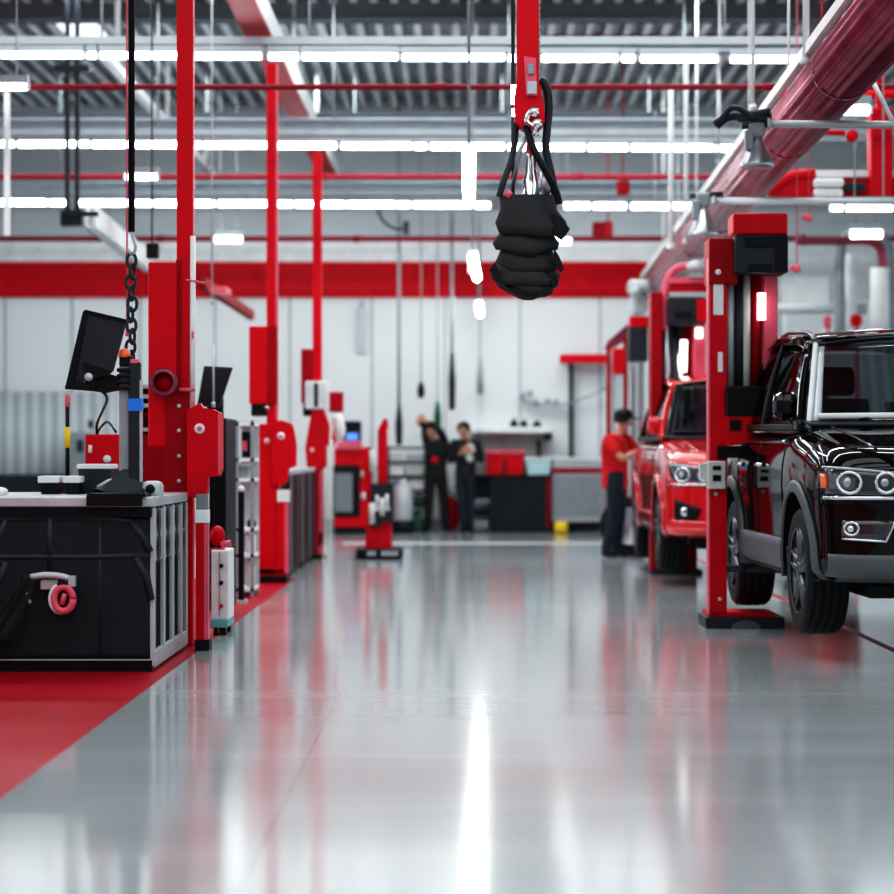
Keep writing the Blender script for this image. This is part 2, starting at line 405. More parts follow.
# thin drop cables and rods
def drop(px, py0, py1, Y, r, m, lab, name='drop_cable', cat='cable'):
    a = W(px, py0, Y); c = W(px, py1, Y)
    if py0 <= 0 or a.z > 5.8: a.z = ZR
    b = MB(); b.tube([a, c], r, 8); b.tube([c, c-Vector((0,0,.04))], r*1.8, 8)
    return single(b, name, m, lab, cat)
drop(127, 0, 330, 14.0, .006, 'pink', 'thin pinkish cable beside the black hoist chain')
drop(212, 0, 300, 20, .008, 'lgrey', 'thin grey cable right of the nearest tall red column')
drop(753, 0, 105, 15.5, .014, 'white', 'white hanger rod down to the upper funnel nozzle', 'hanger_rod', 'rod')
drop(806, 0, 58, 14.0, .022, 'white', 'thick white hanger rod holding the maroon duct', 'hanger_rod', 'rod')
drop(686, 60, 240, 24, .022, 'white', 'right white hanger rod of a close pair left of the maroon duct', 'hanger_rod', 'rod')
drop(671, 90, 245, 24, .028, 'white', 'left white hanger rod of a close pair left of the maroon duct', 'hanger_rod', 'rod')
drop(718, 62, 160, 22, .012, 'lgrey', 'thin grey cord between hanger rods and upper funnel')
drop(655, 110, 205, 27, .012, 'lgrey', 'thin grey cord left of the white hanger rods')

# ------------------------------------------------------------------ left side: workbench
X1 = -1.70; X0 = -3.4; YF = 12.0; YK = 13.45; TOP = .955
t = thing('workbench', 'low black workbench with grey top and grey slotted end frame', 'workbench', (-2.5, 12.7, 0))
b = MB(); b.box((X0, YF+.03, .04), (X1-.03, YK-.03, TOP-.075)); b.build('carcass', 'black', t)
b = MB(); b.box((X0-.02, YF-.01, TOP-.055), (X1+.005, YK, TOP), .008); b.build('worktop', 'lgrey', t)
b = MB(); b.box((X0, YF+.0, TOP-.11), (X1-.01, YK-.02, TOP-.056)); b.build('top_rail', 'black', t)
b = MB(); b.box((X0, YF+.02, .0), (X1-.01, YK-.02, .06)); b.build('plinth', 'black', t)
b = MB(); b.box((X0, YF+.0, .062), (X1-.02, YF+.03, .068)); b.build('kick_strip', 'lgrey', t)
p = MB(); p.box((X0, YF+.012, .085), (X1-.025, YF+.035, TOP-.12), .01); pan = p.build('front_panel', 'blackp', t)
b = MB()
def rib(pts, r=.012, Y=YF+.022): b.tube([W(x, y, Y) for x, y in pts], r*1.6, 10)
rib([(-60, 520), (0, 519), (50, 518), (100, 518), (132, 521)], .011)
rib([(-60, 557), (0, 557), (48, 557), (96, 557), (150, 555)], .011)
rib([(132, 521), (143, 537), (150, 552)], .014); rib([(136, 557), (146, 575), (151, 600)], .014)
rib([(-60, 563), (6, 563)], .01); rib([(6, 562), (0, 580), (-8, 600)], .012); rib([(6, 520), (-2, 540), (-8, 552)], .012)
b.build('raised_rib', 'dgrey', pan)
b = MB()
for px in (50, 100): b.tube([W(px, 513, YF+.022), W(px, 572 if px == 50 else 655, YF+.022)], .018 if px == 50 else .013, 8)
b.build('upright_rib', 'dgrey', pan)
# recess pockets reading slightly darker between the ribs
# end frame
for Y in (12.02, 12.42, 12.80, 13.18, 13.42):
    b = MB(); b.box((X1-.02, Y, .03), (X1, Y+.07, TOP-.06), .002); b.build('end_post', 'lgrey', t)
b = MB(); b.box((X1-.03, 12.06, .60), (X1-.004, 13.45, TOP-.07)); b.m(1)
for Yc in (12.24, 12.62, 13.0, 13.32):
    for z in (.82, .67): b.lathe([(.001, 0), (.10 if False else .085, 0), (.085, .003), (.001, .003)], (X1-.005, Yc, z), 'x', 10)
b.build('slotted_plate', ['mgrey', 'black'], t)
b = MB(); b.box((X1-.025, 12.04, .02), (X1+.003, 13.45, .11), .004); b.build('end_rail', 'lgrey', t)
# latch with ring
b = MB(); b.tube(curve_pts([W(31, 577, 11.97), W(45, 575, 11.95), W(60, 576, 11.95), W(74, 580, 11.95)], 9), .018, 10)
b.pbox(40, 580, 58, 590, 11.97, .04, .01); lt = b.build('latch', 'offwhite', t); lt['label'] = 'off white latch handle'
b = MB(); b.pbox(68, 576, 75, 587, 11.92, .05, .004); b.build('latch_end', 'lgrey', lt)
b = MB(); b.tube([W(58+0, 583, 11.93), W(64, 584, 11.93)], .016, 8); b.tube([W(66, 580, 11.93), W(66, 588, 11.93)], .014, 8); b.build('hinge_pin', 'black', lt)
b = MB(); cc = W(63.5, 599, 11.93)
b.tube([cc+Vector((.052*math.cos(a), 0, .066*math.sin(a))) for a in [2*PI*k/20 for k in range(21)]], .02, 10)
b.tube([cc+Vector((-.01, .0, -.03)), cc+Vector((.008, 0, .03))], .015, 8)
rg = b.build('pull_ring', 'pink', lt); rg['label'] = 'red and white pull ring'
b = MB(); b.tube([cc+Vector((.056*math.cos(a)-.012, .008, .07*math.sin(a))) for a in [PI*.6+PI*.9*k/12 for k in range(13)]], .018, 8); b.build('ring_guard', 'white', lt)
# hanging black rag
b = MB()
def rag(u, v):
    a = W(28-30*v+ (u-.5)*(16+16*v), 578+64*v+4*math.sin(u*9), 11.93)
    a.y += -.03*math.sin(u*PI)-.012*math.sin(u*14+v*5); return a
b.grid(rag, 14, 16); o = b.build('rag', 'cloth_black', None, thick=.012); tag(o, 'crumpled black rag hanging from the workbench latch', 'rag')
b = MB()
b.tube(curve_pts([W(29, 588, 11.93), W(27, 597, 11.92), W(30, 603, 11.93)], 6), .012, 8); b.build('latch_hook', 'lgrey', lt)

# things on the worktop
def bin_(px0, px1, py0, Y, d, lab, body='black', lidm='white', lid=7):
    a = W(px0, py0, Y); c = W(px1, py0, Y); h = a.z-TOP
    t = thing('parts_bin', lab, 'bin', ((a.x+c.x)/2, Y+d/2, TOP))
    lh = lid*Y/F
    b = MB(); b.prism([(a.x+.012, Y+.01, TOP+.001), (c.x-.012, Y+.01, TOP+.001), (c.x, Y+.004, a.z-lh), (a.x, Y+.004, a.z-lh)], (0, d, 0)); b.build('tub', body, t)
    b = MB(); b.box((a.x-.008, Y-.006, a.z-lh), (c.x+.008, Y+d+.006, a.z), .008); b.build('lid', lidm, t)
    return t
bin_(39, 58, 476, 12.75, .2, 'small black parts bin with white lid, leftmost on the workbench')
bin_(64, 79, 476, 12.72, .18, 'small black parts bin behind the striped marker pole')
bin_(78, 111, 464, 12.85, .22, 'larger grey parts bin with white lid before the red box', 'dgrey', 'white', 5)
t = thing('marker_pole', 'thin black pole with yellow band and red tip', 'pole', W(67.5, 480, 13.05).xy.to_3d()+Vector((0, 0, TOP)))
a = W(67.5, 0, 13.05)
def zz(py): return W(0, py, 13.05).z
b = MB(); b.tube([(a.x, 13.05, TOP), (a.x, 13.05, zz(405))], .012, 10); b.lathe([(.03, 0), (.03, .01), (.012, .02)], (a.x, 13.05, TOP+.0), 'z'); b.build('shaft', 'black', t)
b = MB(); b.tube([(a.x, 13.05, zz(448)), (a.x, 13.05, zz(427))], .018, 10); b.build('yellow_band', 'yellow', t)
b = MB(); b.tube([(a.x, 13.05, zz(407)), (a.x, 13.05, zz(396)), (a.x, 13.05, zz(394))], [.015, .014, .006], 10); b.build('red_tip', 'pink', t)
t = thing('control_box', 'red metal box with white round marks on the workbench', 'box', W(100, 0, 13.15).xy.to_3d()+Vector((0,0,TOP)))
b = MB(); b.box((W(85, 0, 13.15).x, 13.15, TOP), (W(119, 0, 13.15).x, 13.38, zz(434)), .01); bb = b.build('case', 'red', t)
b = MB(); b.tube([W(90.5, 445, 13.14), W(90, 453, 13.14)], .012, 8); b.build('mark', 'white', bb); b = MB(); b.lathe([(.001, 0), (.024, 0), (.024, .01), (.001, .01)], W(107, 459, 13.14), 'y', 16); b.build('mark', 'white', bb)
b = MB(); b.grid(lambda u, v: Vector((-2.78+.16*u+.02*math.sin(5*v), 12.3+.4*v, TOP+.018+.055*(1-u)**1.5+.008*math.sin(9*v+3*u))), 10, 10)
o = b.build('white_cloth', 'white', None, thick=.03); tag(o, 'folded white cloth at the left end of the worktop', 'cloth')

# monitor stand on the worktop
SY = 12.25
t = thing('monitor_stand', 'dark grey mast with blue band holding a tilted monitor', 'stand', (W(128, 0, SY).x, SY, TOP))
b = MB(); b.box((W(88, 0, 12.0).x, 11.965, TOP+.0), (W(146, 0, 12.0).x, 12.5, TOP-.04+.06), .004)
b.box((W(88, 0, 12.0).x, 11.945, TOP-.05), (W(143, 0, 12.0).x, 11.985, TOP+.01)); b.build('base_plate', 'black', t)
b = MB()
def cast(u, v):
    an = 2*PI*u; r = .20-.155*(v**.7); x0 = W(127, 0, SY).x
    return Vector((x0+r*math.cos(an)*1.0*(1 if math.cos(an) < 0 else .8), SY+.02+r*.5*math.sin(an), TOP+.02+.13*v-.02*math.sin(an*3)*(1-v)))
b.grid(cast, 28, 8); b.build('base_casting', 'dgrey', t)
b = MB(); b.pbox(141, 481, 161, 499, SY-.05, .14, .03); b.tube([W(140, 480, SY), W(118, 479, SY), W(108, 482, SY), W(98, 488, SY)], .015, 8)
cl = b.build('clamp', 'lgrey', t)
b = MB(); b.lathe([(.001, 0), (.026, 0), (.026, .02), (.001, .02)], W(150, 489, SY-.06), 'y', 14); b.build('clamp_knob', 'black', cl)
b = MB(); b.pbox(119, 366, 129, 482, SY, .06, .006); b.build('rear_mast', 'mgrey', t)
b = MB(); b.pbox(128.5, 362, 140, 482, SY-.02, .06, .006); b.build('front_mast', 'dgrey', t)
b = MB(); b.pbox(139.6, 380, 141.5, 482, SY-.02, .05); b.build('mast_edge', 'lgrey', t)
b = MB(); b.pbox(128, 398.5, 141.5, 411, SY-.026, .075); b.build('blue_band', 'blue', t)
b = MB()
for k in range(4): b.pbox(116.5, 368+k*6, 130, 372+k*6, SY-.03, .09, .006)
b.pbox(119, 356, 133, 366, SY-.01, .05, .008); b.build('mast_collar', 'black', t)
b = MB(); a = W(124.5, 357.5, SY+.02); b.lathe([(.034, 0), (.034, .02), (.028, .04), (.012, .05)], a, 'z', 16); b.build('beacon', 'orange', t)
b = MB(); b.pbox(130, 359, 138, 364, SY-.02, .06, .005); b.build('mast_cap', 'pink', t)
b = MB(); b.pprism([(84, 376), (100, 371), (119, 377), (119, 390), (104, 393), (86, 390)], SY-.01, .06); b.tube([W(92, 383, SY-.03), W(92, 383, SY)], .03, 12); b.build('bracket', 'black', t)
mon = MB(); mon.pprism([(84, 311), (86, 310), (126.5, 320), (112.5, 371), (110, 373), (68, 386)], SY-.045, .035)
mn = mon.build('monitor', 'dgrey', t)
b = MB(); b.pprism([(83, 311), (87.5, 310), (73, 388), (65, 388)], SY-.06, .055); b.pprism([(85, 309.5), (127, 319.5), (127, 322), (85, 312.5)], SY-.06, .055)
b.pprism([(65, 386), (78, 380), (90, 385), (90, 391), (79, 390), (65, 389)], SY-.058, .05); b.build('bezel', 'black', mn)
b = MB(); b.pprism([(84, 362), (111, 371), (108, 377), (83, 371)], SY-.058, .02); b.build('rear_vent', 'black', mn)
b = MB(); b.lathe([(.001, 0), (.024, 0), (.02, .016), (.001, .016)], W(88.5, 377, SY-.07), 'y', 14); b.build('mount_knob', 'lgrey', mn)
b = MB(); b.tube(curve_pts([W(96, 388, SY), W(104, 393, SY), W(107, 400, SY+.1), W(102, 412, SY+.4), W(97, 424, SY+.85), W(97, 434, SY+.95)], 24), .008, 8)
tag(b.build('cable', 'black'), 'longer black cable hanging from the tilted monitor to the red box', 'cable')
b = MB(); b.tube(curve_pts([W(116, 432, SY+.3), W(108, 422, SY+.6), W(101, 427, SY+.85), W(97, 434, SY+.95)], 16), .007, 8)
tag(b.build('cable', 'black'), 'shorter black cable arching from the mast to the red box', 'cable')

# hoist chain
HY = 12.6
t = thing('hoist_chain', 'black hoist cable with hook and chain above the mast', 'hoist', (W(132, 0, HY).x, HY, 2.2))
a = W(131.5, 0, HY)
b = MB(); b.tube([(a.x, HY, ZR), (a.x, HY, W(0, 232, HY).z)], .019, 10); b.build('cable', 'black', t)
hk = [W(132, 230, HY), W(133, 238, HY), W(135.5, 246, HY), W(134, 253, HY), W(130.5, 254, HY), W(128.5, 249, HY)]
b = MB(); b.tube(curve_pts(hk, 20), [.013]*20+[.006], 8) if False else b.tube(curve_pts(hk, 20), .01, 8); b.build('hook', 'steel', t)
z = W(0, 254, HY).z; k = 0
def link(c, w, h, r, ax):
    pts = []
    for q in range(17):
        an = 2*PI*q/16; u = w*math.cos(an); v = h*math.sin(an)
        pts.append(c+(Vector((u, 0, v)) if ax == 0 else Vector((.35*u, u, v))))
    bb = MB(); bb.tube(pts, r, 7, caps=False); return bb.build('chain_link', 'dgrey', t)
while z > W(0, 352, HY).z:
    link(Vector((a.x+.006*math.sin(k*2.1), HY, z-.038)), .026, .042, .0095, k % 2); z -= .062; k += 1

# ------------------------------------------------------------------ left lifts
def emblem(t, px, py, Y, r, name='emblem', m='white'):
    b = MB(); b.lathe([(.001, 0), (r, 0), (r, .01), (.001, .01)], W(px, py, Y-.008), 'y', 18)
    o = b.build(name, m, t)
    b = MB(); b.lathe([(.001, 0), (r*.45, 0), (r*.45, .004), (.001, .004)], W(px, py, Y-.013), 'y', 12); b.build('emblem_centre', 'pink', o)
    return o
L = 13.6
t = thing('lift_column', 'nearest tall red lift column with red reel and white emblem', 'lift', (-1.7, L, 0))
b = MB(); b.box((W(176.5,0,L).x, L, 0), (W(193,0,L).x, L+.09, 4.72), .008); b.build('column', 'red', t)
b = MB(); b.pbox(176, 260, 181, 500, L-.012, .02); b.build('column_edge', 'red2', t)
b = MB(); b.pbox(148, 262, 176.5, 447, L-.05, .3, .012); b.build('upper_panel', 'red', t)
rl = MB(); c = W(163, 382, L-.14); rl.lathe([(.062, 0), (.086, 0), (.088, .03), (.082, .1), (.06, .1), (.058, .02), (.062, 0)], c, 'y', 26, ring=True); r_ = rl.build('reel', 'maroon', t)
b = MB(); b.lathe([(.001, 0), (.06, 0), (.06, .02), (.001, .02)], c+Vector((0, .07, 0)), 'y', 20); b.build('reel_core', 'red', r_)
b = MB(); b.tube([c+Vector((.09, .05, -.045)), c+Vector((.19, .05, -.045))], .012, 8); b.build('reel_arm', 'pink', t)
b = MB(); b.pbox(165, 391, 190, 497, L-.06, .1, .006); lp = b.build('bolted_plate', 'red2', t)
b = MB()
for py in (406, 430.5, 456, 481): b.lathe([(.001, 0), (.013, 0), (.013, .012), (.001, .012)], W(179, py, L-.072), 'y', 10)
b.build('bolt', 'offwhite', lp)
b = MB(); b.pprism([(187, 410), (200, 403), (203, 408), (213, 409), (222, 414), (222, 470), (219, 476), (208, 477), (207, 493), (203, 499), (187, 497)], L-.14, .10)
hs = b.build('carriage', 'red', t); emblem(hs, 199.5, 428.5, L-.14, .032)
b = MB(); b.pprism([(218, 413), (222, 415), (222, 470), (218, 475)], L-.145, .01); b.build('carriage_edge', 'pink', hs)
b = MB(); b.box((W(195.5,0,L-.3).x, L-.3, .06), (W(207.5,0,L-.3).x, L-.22, W(0,512,L-.3).z), .004); lg = b.build('leg', 'red', t)
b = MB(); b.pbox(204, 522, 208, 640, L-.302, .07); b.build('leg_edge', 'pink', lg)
b = MB(); b.pbox(195, 510, 208.2, 523, L-.31, .1, .004); b.build('collar', 'white', lg)
b = MB(); b.box((W(195,0,L-.3).x, L-.32, 0), (W(209.5,0,L-.3).x, L-.16, .065)); b.build('foot', 'black', lg)
b = MB(); b.pbox(196, 494, 207, 512, L-.25, .06); b.build('neck', 'grey', lg)
b = MB(); b.tube([W(193, 236, L-.06), W(192.5, 410, L-.06)], .017, 10); wr = b.build('white_rod', 'white', t)
b = MB(); b.tube([W(192, 335, L-.07), W(194, 335, L-.07)], .024, 8); b.tube([W(186, 280, L-.07), W(205, 283, L-.07)], .009, 6); b.build('rod_clip', 'pink', wr)
# red shelf cabinet behind the reel
t = thing('shelf_cabinet', 'red open cabinet with grey shelves behind the mast', 'cabinet', (W(158,0,15).x, 15.2, 0))
xa, xb = W(140,0,15).x, W(177,0,15).x
b = MB(); b.box((xa, 15.3, 0), (xb, 15.35, W(0,385,15).z)); b.box((xa, 15, 0), (xa+.02, 15.35, W(0,385,15).z)); b.box((xb-.02, 15, 0), (xb, 15.35, W(0,385,15).z)); b.box((xa, 15, 0), (xb, 15.35, W(0,434,15).z)); b.build('carcass', 'red2', t)
for py in (386, 396, 405, 429):
    b = MB(); b.box((xa, 14.97, W(0,py+2.5,15).z), (xb, 15.3, W(0,py-1.5,15).z)); b.build('shelf', 'lgrey', t)
b = MB(); b.tube([(xa+.02, 15.05, W(0,415,15).z), (xa+.14, 15.05, W(0,414,15).z)], .018, 8); b.tube([(xa+.13, 15.05, W(0,414,15).z), (xa+.14, 15.05, W(0,423,15).z)], .012, 8)
single(b, 'air_tool', 'red', 'small red air tool lying on the cabinet shelf', 'tool')

# dark monitor on tall black cabinet
t = thing('tall_cabinet', 'tall narrow black cabinet behind the nearest red column', 'cabinet', (-1.75, 16.3, 0))
xa, xb = W(209,0,16).x, W(226,0,16).x
b = MB(); b.box((xa, 16, .04), (xb, 16.7, W(0,418,16).z), .008); b.build('carcass', 'black', t)
b = MB(); b.box((xa+.01, 15.99, .06), (xb-.03, 16.0, W(0,424,16).z)); d_ = b.build('door', 'black', t)
b = MB(); b.box((xa+.035, 15.97, .3), (xa+.042, 15.99, 1.2)); b.build('handle', 'dgrey', d_)
b = MB(); b.box((xa+.01, 16.02, 0), (xb-.01, 16.68, .05)); b.build('plinth', 'dgrey', t)
t = thing('tilted_display', 'dark tilted display seen behind the red lift carriage', 'monitor', W(214, 418, 16.2))
b = MB(); b.pprism([(204, 366), (232.5, 367.5), (219, 408), (197, 406)], 16.2, .04); c_ = b.build('casing', 'dgrey', t)
b = MB(); b.pprism([(206, 368.5), (230.5, 370), (218, 404), (200, 402)], 16.19, .012); b.build('screen', 'screen', c_)
b = MB(); b.tube([W(214, 388, 16.24), W(217, 419, 16.3)], .02, 8); b.build('neck', 'dgrey', t)
b = MB(); b.pbox(207, 398, 222, 419.5, 16.3, .12); b.build('mount', 'black', t)
drop(213.5, 345, 402, 15.8, .008, 'lgrey', 'thin grey cord in front of the dark tilted display')

# charger trolley
t = thing('charger_trolley', 'white trolley with black knobs and teal base by the red leg', 'trolley', (W(220,0,14.4).x, 14.5, 0))
xa, xb = W(211,0,14.4).x, W(228.5,0,14.4).x
def z4(py): return W(0, py, 14.4).z
b = MB(); b.box((xa, 14.4, z4(620)), (xb, 14.75, z4(550)), .01); bd = b.build('body', 'white', t)
b = MB(); b.box((xa+.055, 14.39, z4(616)), (xa+.06, 14.4, z4(552))); b.build('door_gap', 'mgrey', bd)
for py, m in ((566, 'black'), (583, 'black'), (606, 'red')):
    b = MB(); b.lathe([(.001, 0), (.014, 0), (.014, .02), (.001, .02)], W(221, py, 14.375), 'y', 12); b.build('knob', m, t)
b = MB(); b.box((xa-.005, 14.38, .05), (xb, 14.77, z4(619)), .01); b.build('base', 'teal', t)
for (x, y) in ((xa+.03, 14.42), (xb-.03, 14.42), (xa+.03, 14.72), (xb-.03, 14.72)):
    b = MB(); b.lathe([(.001, -.012), (.027, -.012), (.027, .012), (.001, .012)], (x, y, .027), 'x', 12); b.build('caster', 'black', t)
b = MB(); b.ball(W(217.5, 536, 14.5), .06, sc3=(.85, .8, 1.15)); b.tube([W(217.5, 548, 14.5), W(217.5, 551, 14.5)], .05, 12)
single(b, 'float_cap', 'red', 'rounded red cap standing on the white trolley', 'cap')
b = MB(); b.tube([W(221, 545, 14.45), W(231, 543, 14.45)], .022, 10); single(b, 'grip_handle', 'pink', 'small pink red grip lying on the white trolley', 'grip')

# shelving between the first and second lift
SYH = 18.2
t = thing('shelving_unit', 'pale shelving unit between the first two red lifts', 'shelving', (W(247,0,SYH).x, SYH, 0))
xa, xb = W(235,0,SYH).x, W(254,0,SYH).x
def z5(py): return W(0, py, SYH).z
b = MB(); b.box((xa, SYH+.45, 0), (xb, SYH+.47, z5(420))); b.build('back_panel', 'lgrey', t)
for x in (xa, xb-.03):
    b = MB(); b.box((x, SYH, 0), (x+.03, SYH+.03, z5(420))); b.build('upright', 'mgrey', t)
for py in (424, 460, 480, 530, 556, 590):
    b = MB(); b.box((xa, SYH, z5(py+1.5)), (xb, SYH+.45, z5(py-1.5))); b.build('shelf', 'white', t)
for i, (px, py, w, h, m, lab) in enumerate(((246, 459, 9, 26, 'black', 'black box with red patch on the upper pale shelf'), (242, 479, 10, 13, 'mgrey', 'grey box under the top shelves beside the red lift'),
        (250, 529, 9, 8, 'black', 'small black pot on the middle pale shelf'), (249, 555, 10, 22, 'white', 'white canister on the lower pale shelf'), (249, 589, 9, 26, 'offwhite', 'pale canister on the lowest shelf'))):
    x = W(px,0,SYH).x; w2 = w*SYH/F/2; zb_ = z5(py-1.5)
    t2 = thing('storage_box' if i < 2 else 'canister', lab, 'box' if i < 2 else 'canister', (x, SYH+.1, zb_))
    b = MB()
    if i < 2: b.box((x-w2, SYH+.05, zb_), (x+w2, SYH+.3, zb_+h*SYH/F), .008); b.build('body', m, t2)
    else: b.lathe([(w2*.9, 0), (w2, .01), (w2, h*SYH/F*.75), (w2*.5, h*SYH/F*.9), (w2*.5, h*SYH/F)], (x, SYH+.14, zb_), 'z', 16); b.build('body', m, t2)
    b = MB()
    if i == 0: b.pbox(px-4, 441, px+1, 451, SYH+.045, .006); b.build('patch', 'pink', t2)
    elif i == 1: b.box((x-w2-.004, SYH+.045, zb_+h*SYH/F-.012), (x+w2+.004, SYH+.304, zb_+h*SYH/F+.004)); b.build('lid', 'white', t2)
    else: b.lathe([(w2*.55, 0), (w2*.55, .02)], (x, SYH+.14, zb_+h*SYH/F), 'z', 12); b.build('cap', 'mgrey', t2)
t = thing('tool_post', 'slim black post with white ball top by the shelving', 'post', (W(241,0,17.4).x, 17.4, 0))
b = MB(); b.box((W(238.5,0,17.4).x, 17.38, 0), (W(244,0,17.4).x, 17.43, W(0,492,17.4).z)); b.build('post', 'black', t)
b = MB(); b.ball(W(241.3, 489, 17.4), .026); b.build('ball_top', 'white', t)
b = MB(); b.box((W(237,0,17.4).x, 17.33, 0), (W(247,0,17.4).x, 17.48, .03)); b.build('base', 'lgrey', t)

# second left lift
L = 20.3
t = thing('lift_column', 'second tall red lift column with black motor under its box', 'lift', (W(270,0,L).x, L, 0))
b = MB(); b.box((W(266.5,0,L).x, L, .1), (W(277.5,0,L).x, L+.1, W(0,63,L).z), .006); b.build('column', 'red', t)
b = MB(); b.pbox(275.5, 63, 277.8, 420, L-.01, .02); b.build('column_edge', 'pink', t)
b = MB(); b.pbox(249, 326, 267, 404, L-.05, .25, .01); b.build('upper_panel', 'red', t)
b = MB(); b.pbox(267, 326, 277, 404, L-.03, .05, .005); b.build('panel_flange', 'red2', t)
b = MB(); b.pbox(251, 404, 266, 416, L-.04, .2, .01); mo = b.build('motor', 'black', t)
b = MB(); b.ball(W(267, 408, L-.05), .025); b.build('motor_cap', 'steel', mo)
b = MB(); b.pbox(254.5, 424, 279, 574, L-.08, .24, .006); b.build('lower_body', 'red', t)
b = MB(); b.pprism([(272, 424), (281, 420), (292, 424), (294, 430), (296.5, 445), (296, 466), (289, 469), (287, 482), (283, 485), (272, 484)], L-.14, .08); hs = b.build('carriage', 'red', t)
emblem(hs, 281, 436, L-.14, .034); emblem(hs, 267, 441, L-.08, .026)
b = MB(); b.pbox(277, 500, 287.5, 573, L-.12, .1, .004); lg = b.build('leg', 'red', t)
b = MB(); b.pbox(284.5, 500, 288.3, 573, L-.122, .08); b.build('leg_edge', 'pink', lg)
b = MB(); b.pbox(277, 490, 289, 502, L-.13, .12, .004); b.build('collar', 'white', lg)
b = MB(); b.box((W(254,0,L-.1).x, L-.15, 0), (W(287,0,L-.1).x, L+.2, .06)); b.build('foot', 'black', t)
b = MB(); b.box((W(254.5,0,L).x, L-.08, .05), (W(279,0,L).x, L+.16, .12)); b.box((W(277,0,L).x, L-.12, .05), (W(287.5,0,L).x, L-.02, .12)); b.build('base_block', 'red2', t)

# third left lift
L = 24.7
t = thing('lift_column', 'third tall red lift column with white lamp head', 'lift', (W(316,0,L).x, L, 0))
b = MB(); b.box((W(312.5,0,L).x, L, 0), (W(321.5,0,L).x, L+.12, W(0,153,L).z), .005); b.build('column', 'red', t)
b = MB(); b.pbox(301, 349, 313, 403, L-.03, .2, .008); b.build('upper_panel', 'red2', t)
b = MB(); b.pbox(303, 403, 312, 416, L-.02, .15); b.build('motor', 'black', t)
b = MB(); b.pbox(305, 381, 328, 409, L-.2, .18, .02); lh = b.build('lamp_head', 'white', t)
b = MB(); b.pbox(314, 383, 318, 407, L-.205, .02); b.build('lamp_slot', 'dgrey', lh)
b = MB(); b.pprism([(312, 408), (323, 408), (331, 430), (336, 440), (334, 447), (326, 445), (326, 466), (321, 471), (307, 469), (305, 448)], L-.14, .18); hs = b.build('carriage', 'red', t); emblem(hs, 312, 450, L-.14, .022)
b = MB(); b.pbox(319, 466, 323, 545, L-.1, .1); b.box((W(319,0,L).x, L-.1, .05), (W(323,0,L).x, L, .3)); b.build('leg', 'pink', t)
b = MB(); b.box((W(308,0,L).x, L-.12, 0), (W(325,0,L).x, L+.15, .05)); b.build('foot', 'black', t)
b = MB(); b.lathe([(.04, 0), (.07, .03), (.085, .12), (.07, .24), (.03, .30)], W(338, 440, L+.2), 'z', 18); single(b, 'hose_cover', 'white', 'rounded white cover hanging right of the third red column', 'cover')
t = thing('signal_box', 'small red box mounted right of the white lamp head', 'box', W(336, 412, 26))
b = MB(); b.pbox(329, 392, 343, 412, 26, .12, .006); b.build('case', 'red2', t)
b = MB(); b.tube([W(336, 412, 26.06), W(336, 440, 26.06)], .02, 8); b.build('stem', 'mgrey', t)

# black roller cabinets by the third lift
for i, (Y0, Y1, lab) in enumerate(((21.0, 22.6, 'near black roller cabinet with grey end post beyond the second lift'), (22.75, 24.4, 'far black roller cabinet with maroon end below the third lift'))):
    t = thing('roller_cabinet', lab, 'cabinet', (-1.9, (Y0+Y1)/2, 0)); x0, x1 = -2.15, -1.665
    b = MB(); b.box((x0, Y0, .08), (x1-.01, Y1, .98), .01); b.build('carcass', 'black', t)
    b = MB(); b.box((x0-.01, Y0-.02, .98), (x1+.005, Y1+.02, 1.03), .008); b.build('worktop', 'lgrey', t)
    for k, Y in enumerate((Y0+.02, (Y0+Y1)/2, Y1-.1)):
        b = MB(); b.box((x1-.02, Y, .08), (x1+.006, Y+.08, .98)); b.build('end_post', 'grey' if (k+i) % 2 == 0 else 'maroon', t)
    for z in (.2, .4, .6, .78):
        b = MB(); b.box((x0+.03, Y0-.012, z), (x1-.03, Y0, z+.15), .004); d_ = b.build('drawer', 'dgrey', t)
        b = MB(); b.box((x0+.1, Y0-.03, z+.11), (x1-.1, Y0-.012, z+.125)); b.build('handle', 'steel', d_)
    b = MB()
    b.box((x0+.02, Y0+.02, 0), (x1-.03, Y1-.02, .08)); b.build('plinth', 'dgrey', t)
# hanging loop of hose
b = MB(); b.tube(curve_pts([W(331, 425, 23.4), W(330, 455, 23.3), W(327, 500, 23.2), W(325, 545, 23.1), W(323, 560, 23.1), W(325, 570, 23.1), W(329, 572, 23.1), W(330, 560, 23.1), W(330.5, 500, 23.2), W(332, 440, 23.4)], 50), .012, 8)
tag(b.build('hose', 'offwhite'), 'pale hose hanging in a long loop near the third lift', 'hose')

# diagonal trays
def tray(pa, pb, H, w, h, m, name, lab, cat='tray'):
    Ya = H*F/(VY-pa[1]); Yb = H*F/(VY-pb[1]); a = W(*pa, Ya); c = W(*pb, Yb)
    b = MB(); r = Vector((w/2, 0, 0)); u = Vector((0, 0, h))
    P = [a-r, c-r, c+r, a+r]
    b.prism(P, (0,0,.02)); b.prism([a-r, c-r, c-r+Vector((.02,0,0)), a-r+Vector((.02,0,0))], u); b.prism([a+r, c+r, c+r-Vector((.02,0,0)), a+r-Vector((.02,0,0))], u)
    return tag(b.build(name, m), lab, cat), a, c
tray((90, 228), (148, 272), 2.55, .12, .26, 'white', 'cable_tray', 'white cable tray sloping down toward the first red panel')
b = MB(); a = W(72, 215, 24.5)
for s_ in (-.055, .055): b.box((a.x+s_-.025, 24.5, a.z), (a.x+s_+.025, 24.55, ZR))
b.box((a.x-.12, 24.45, a.z-.12), (a.x+.12, 24.6, a.z+.05)); b.box((a.x-.2, 24.45, W(0,72,24.5).z), (a.x+.2, 24.6, W(0,66,24.5).z)); b.box((a.x-.04, 24.4, a.z-.02),(a.x+.3, 24.5, a.z+.03))
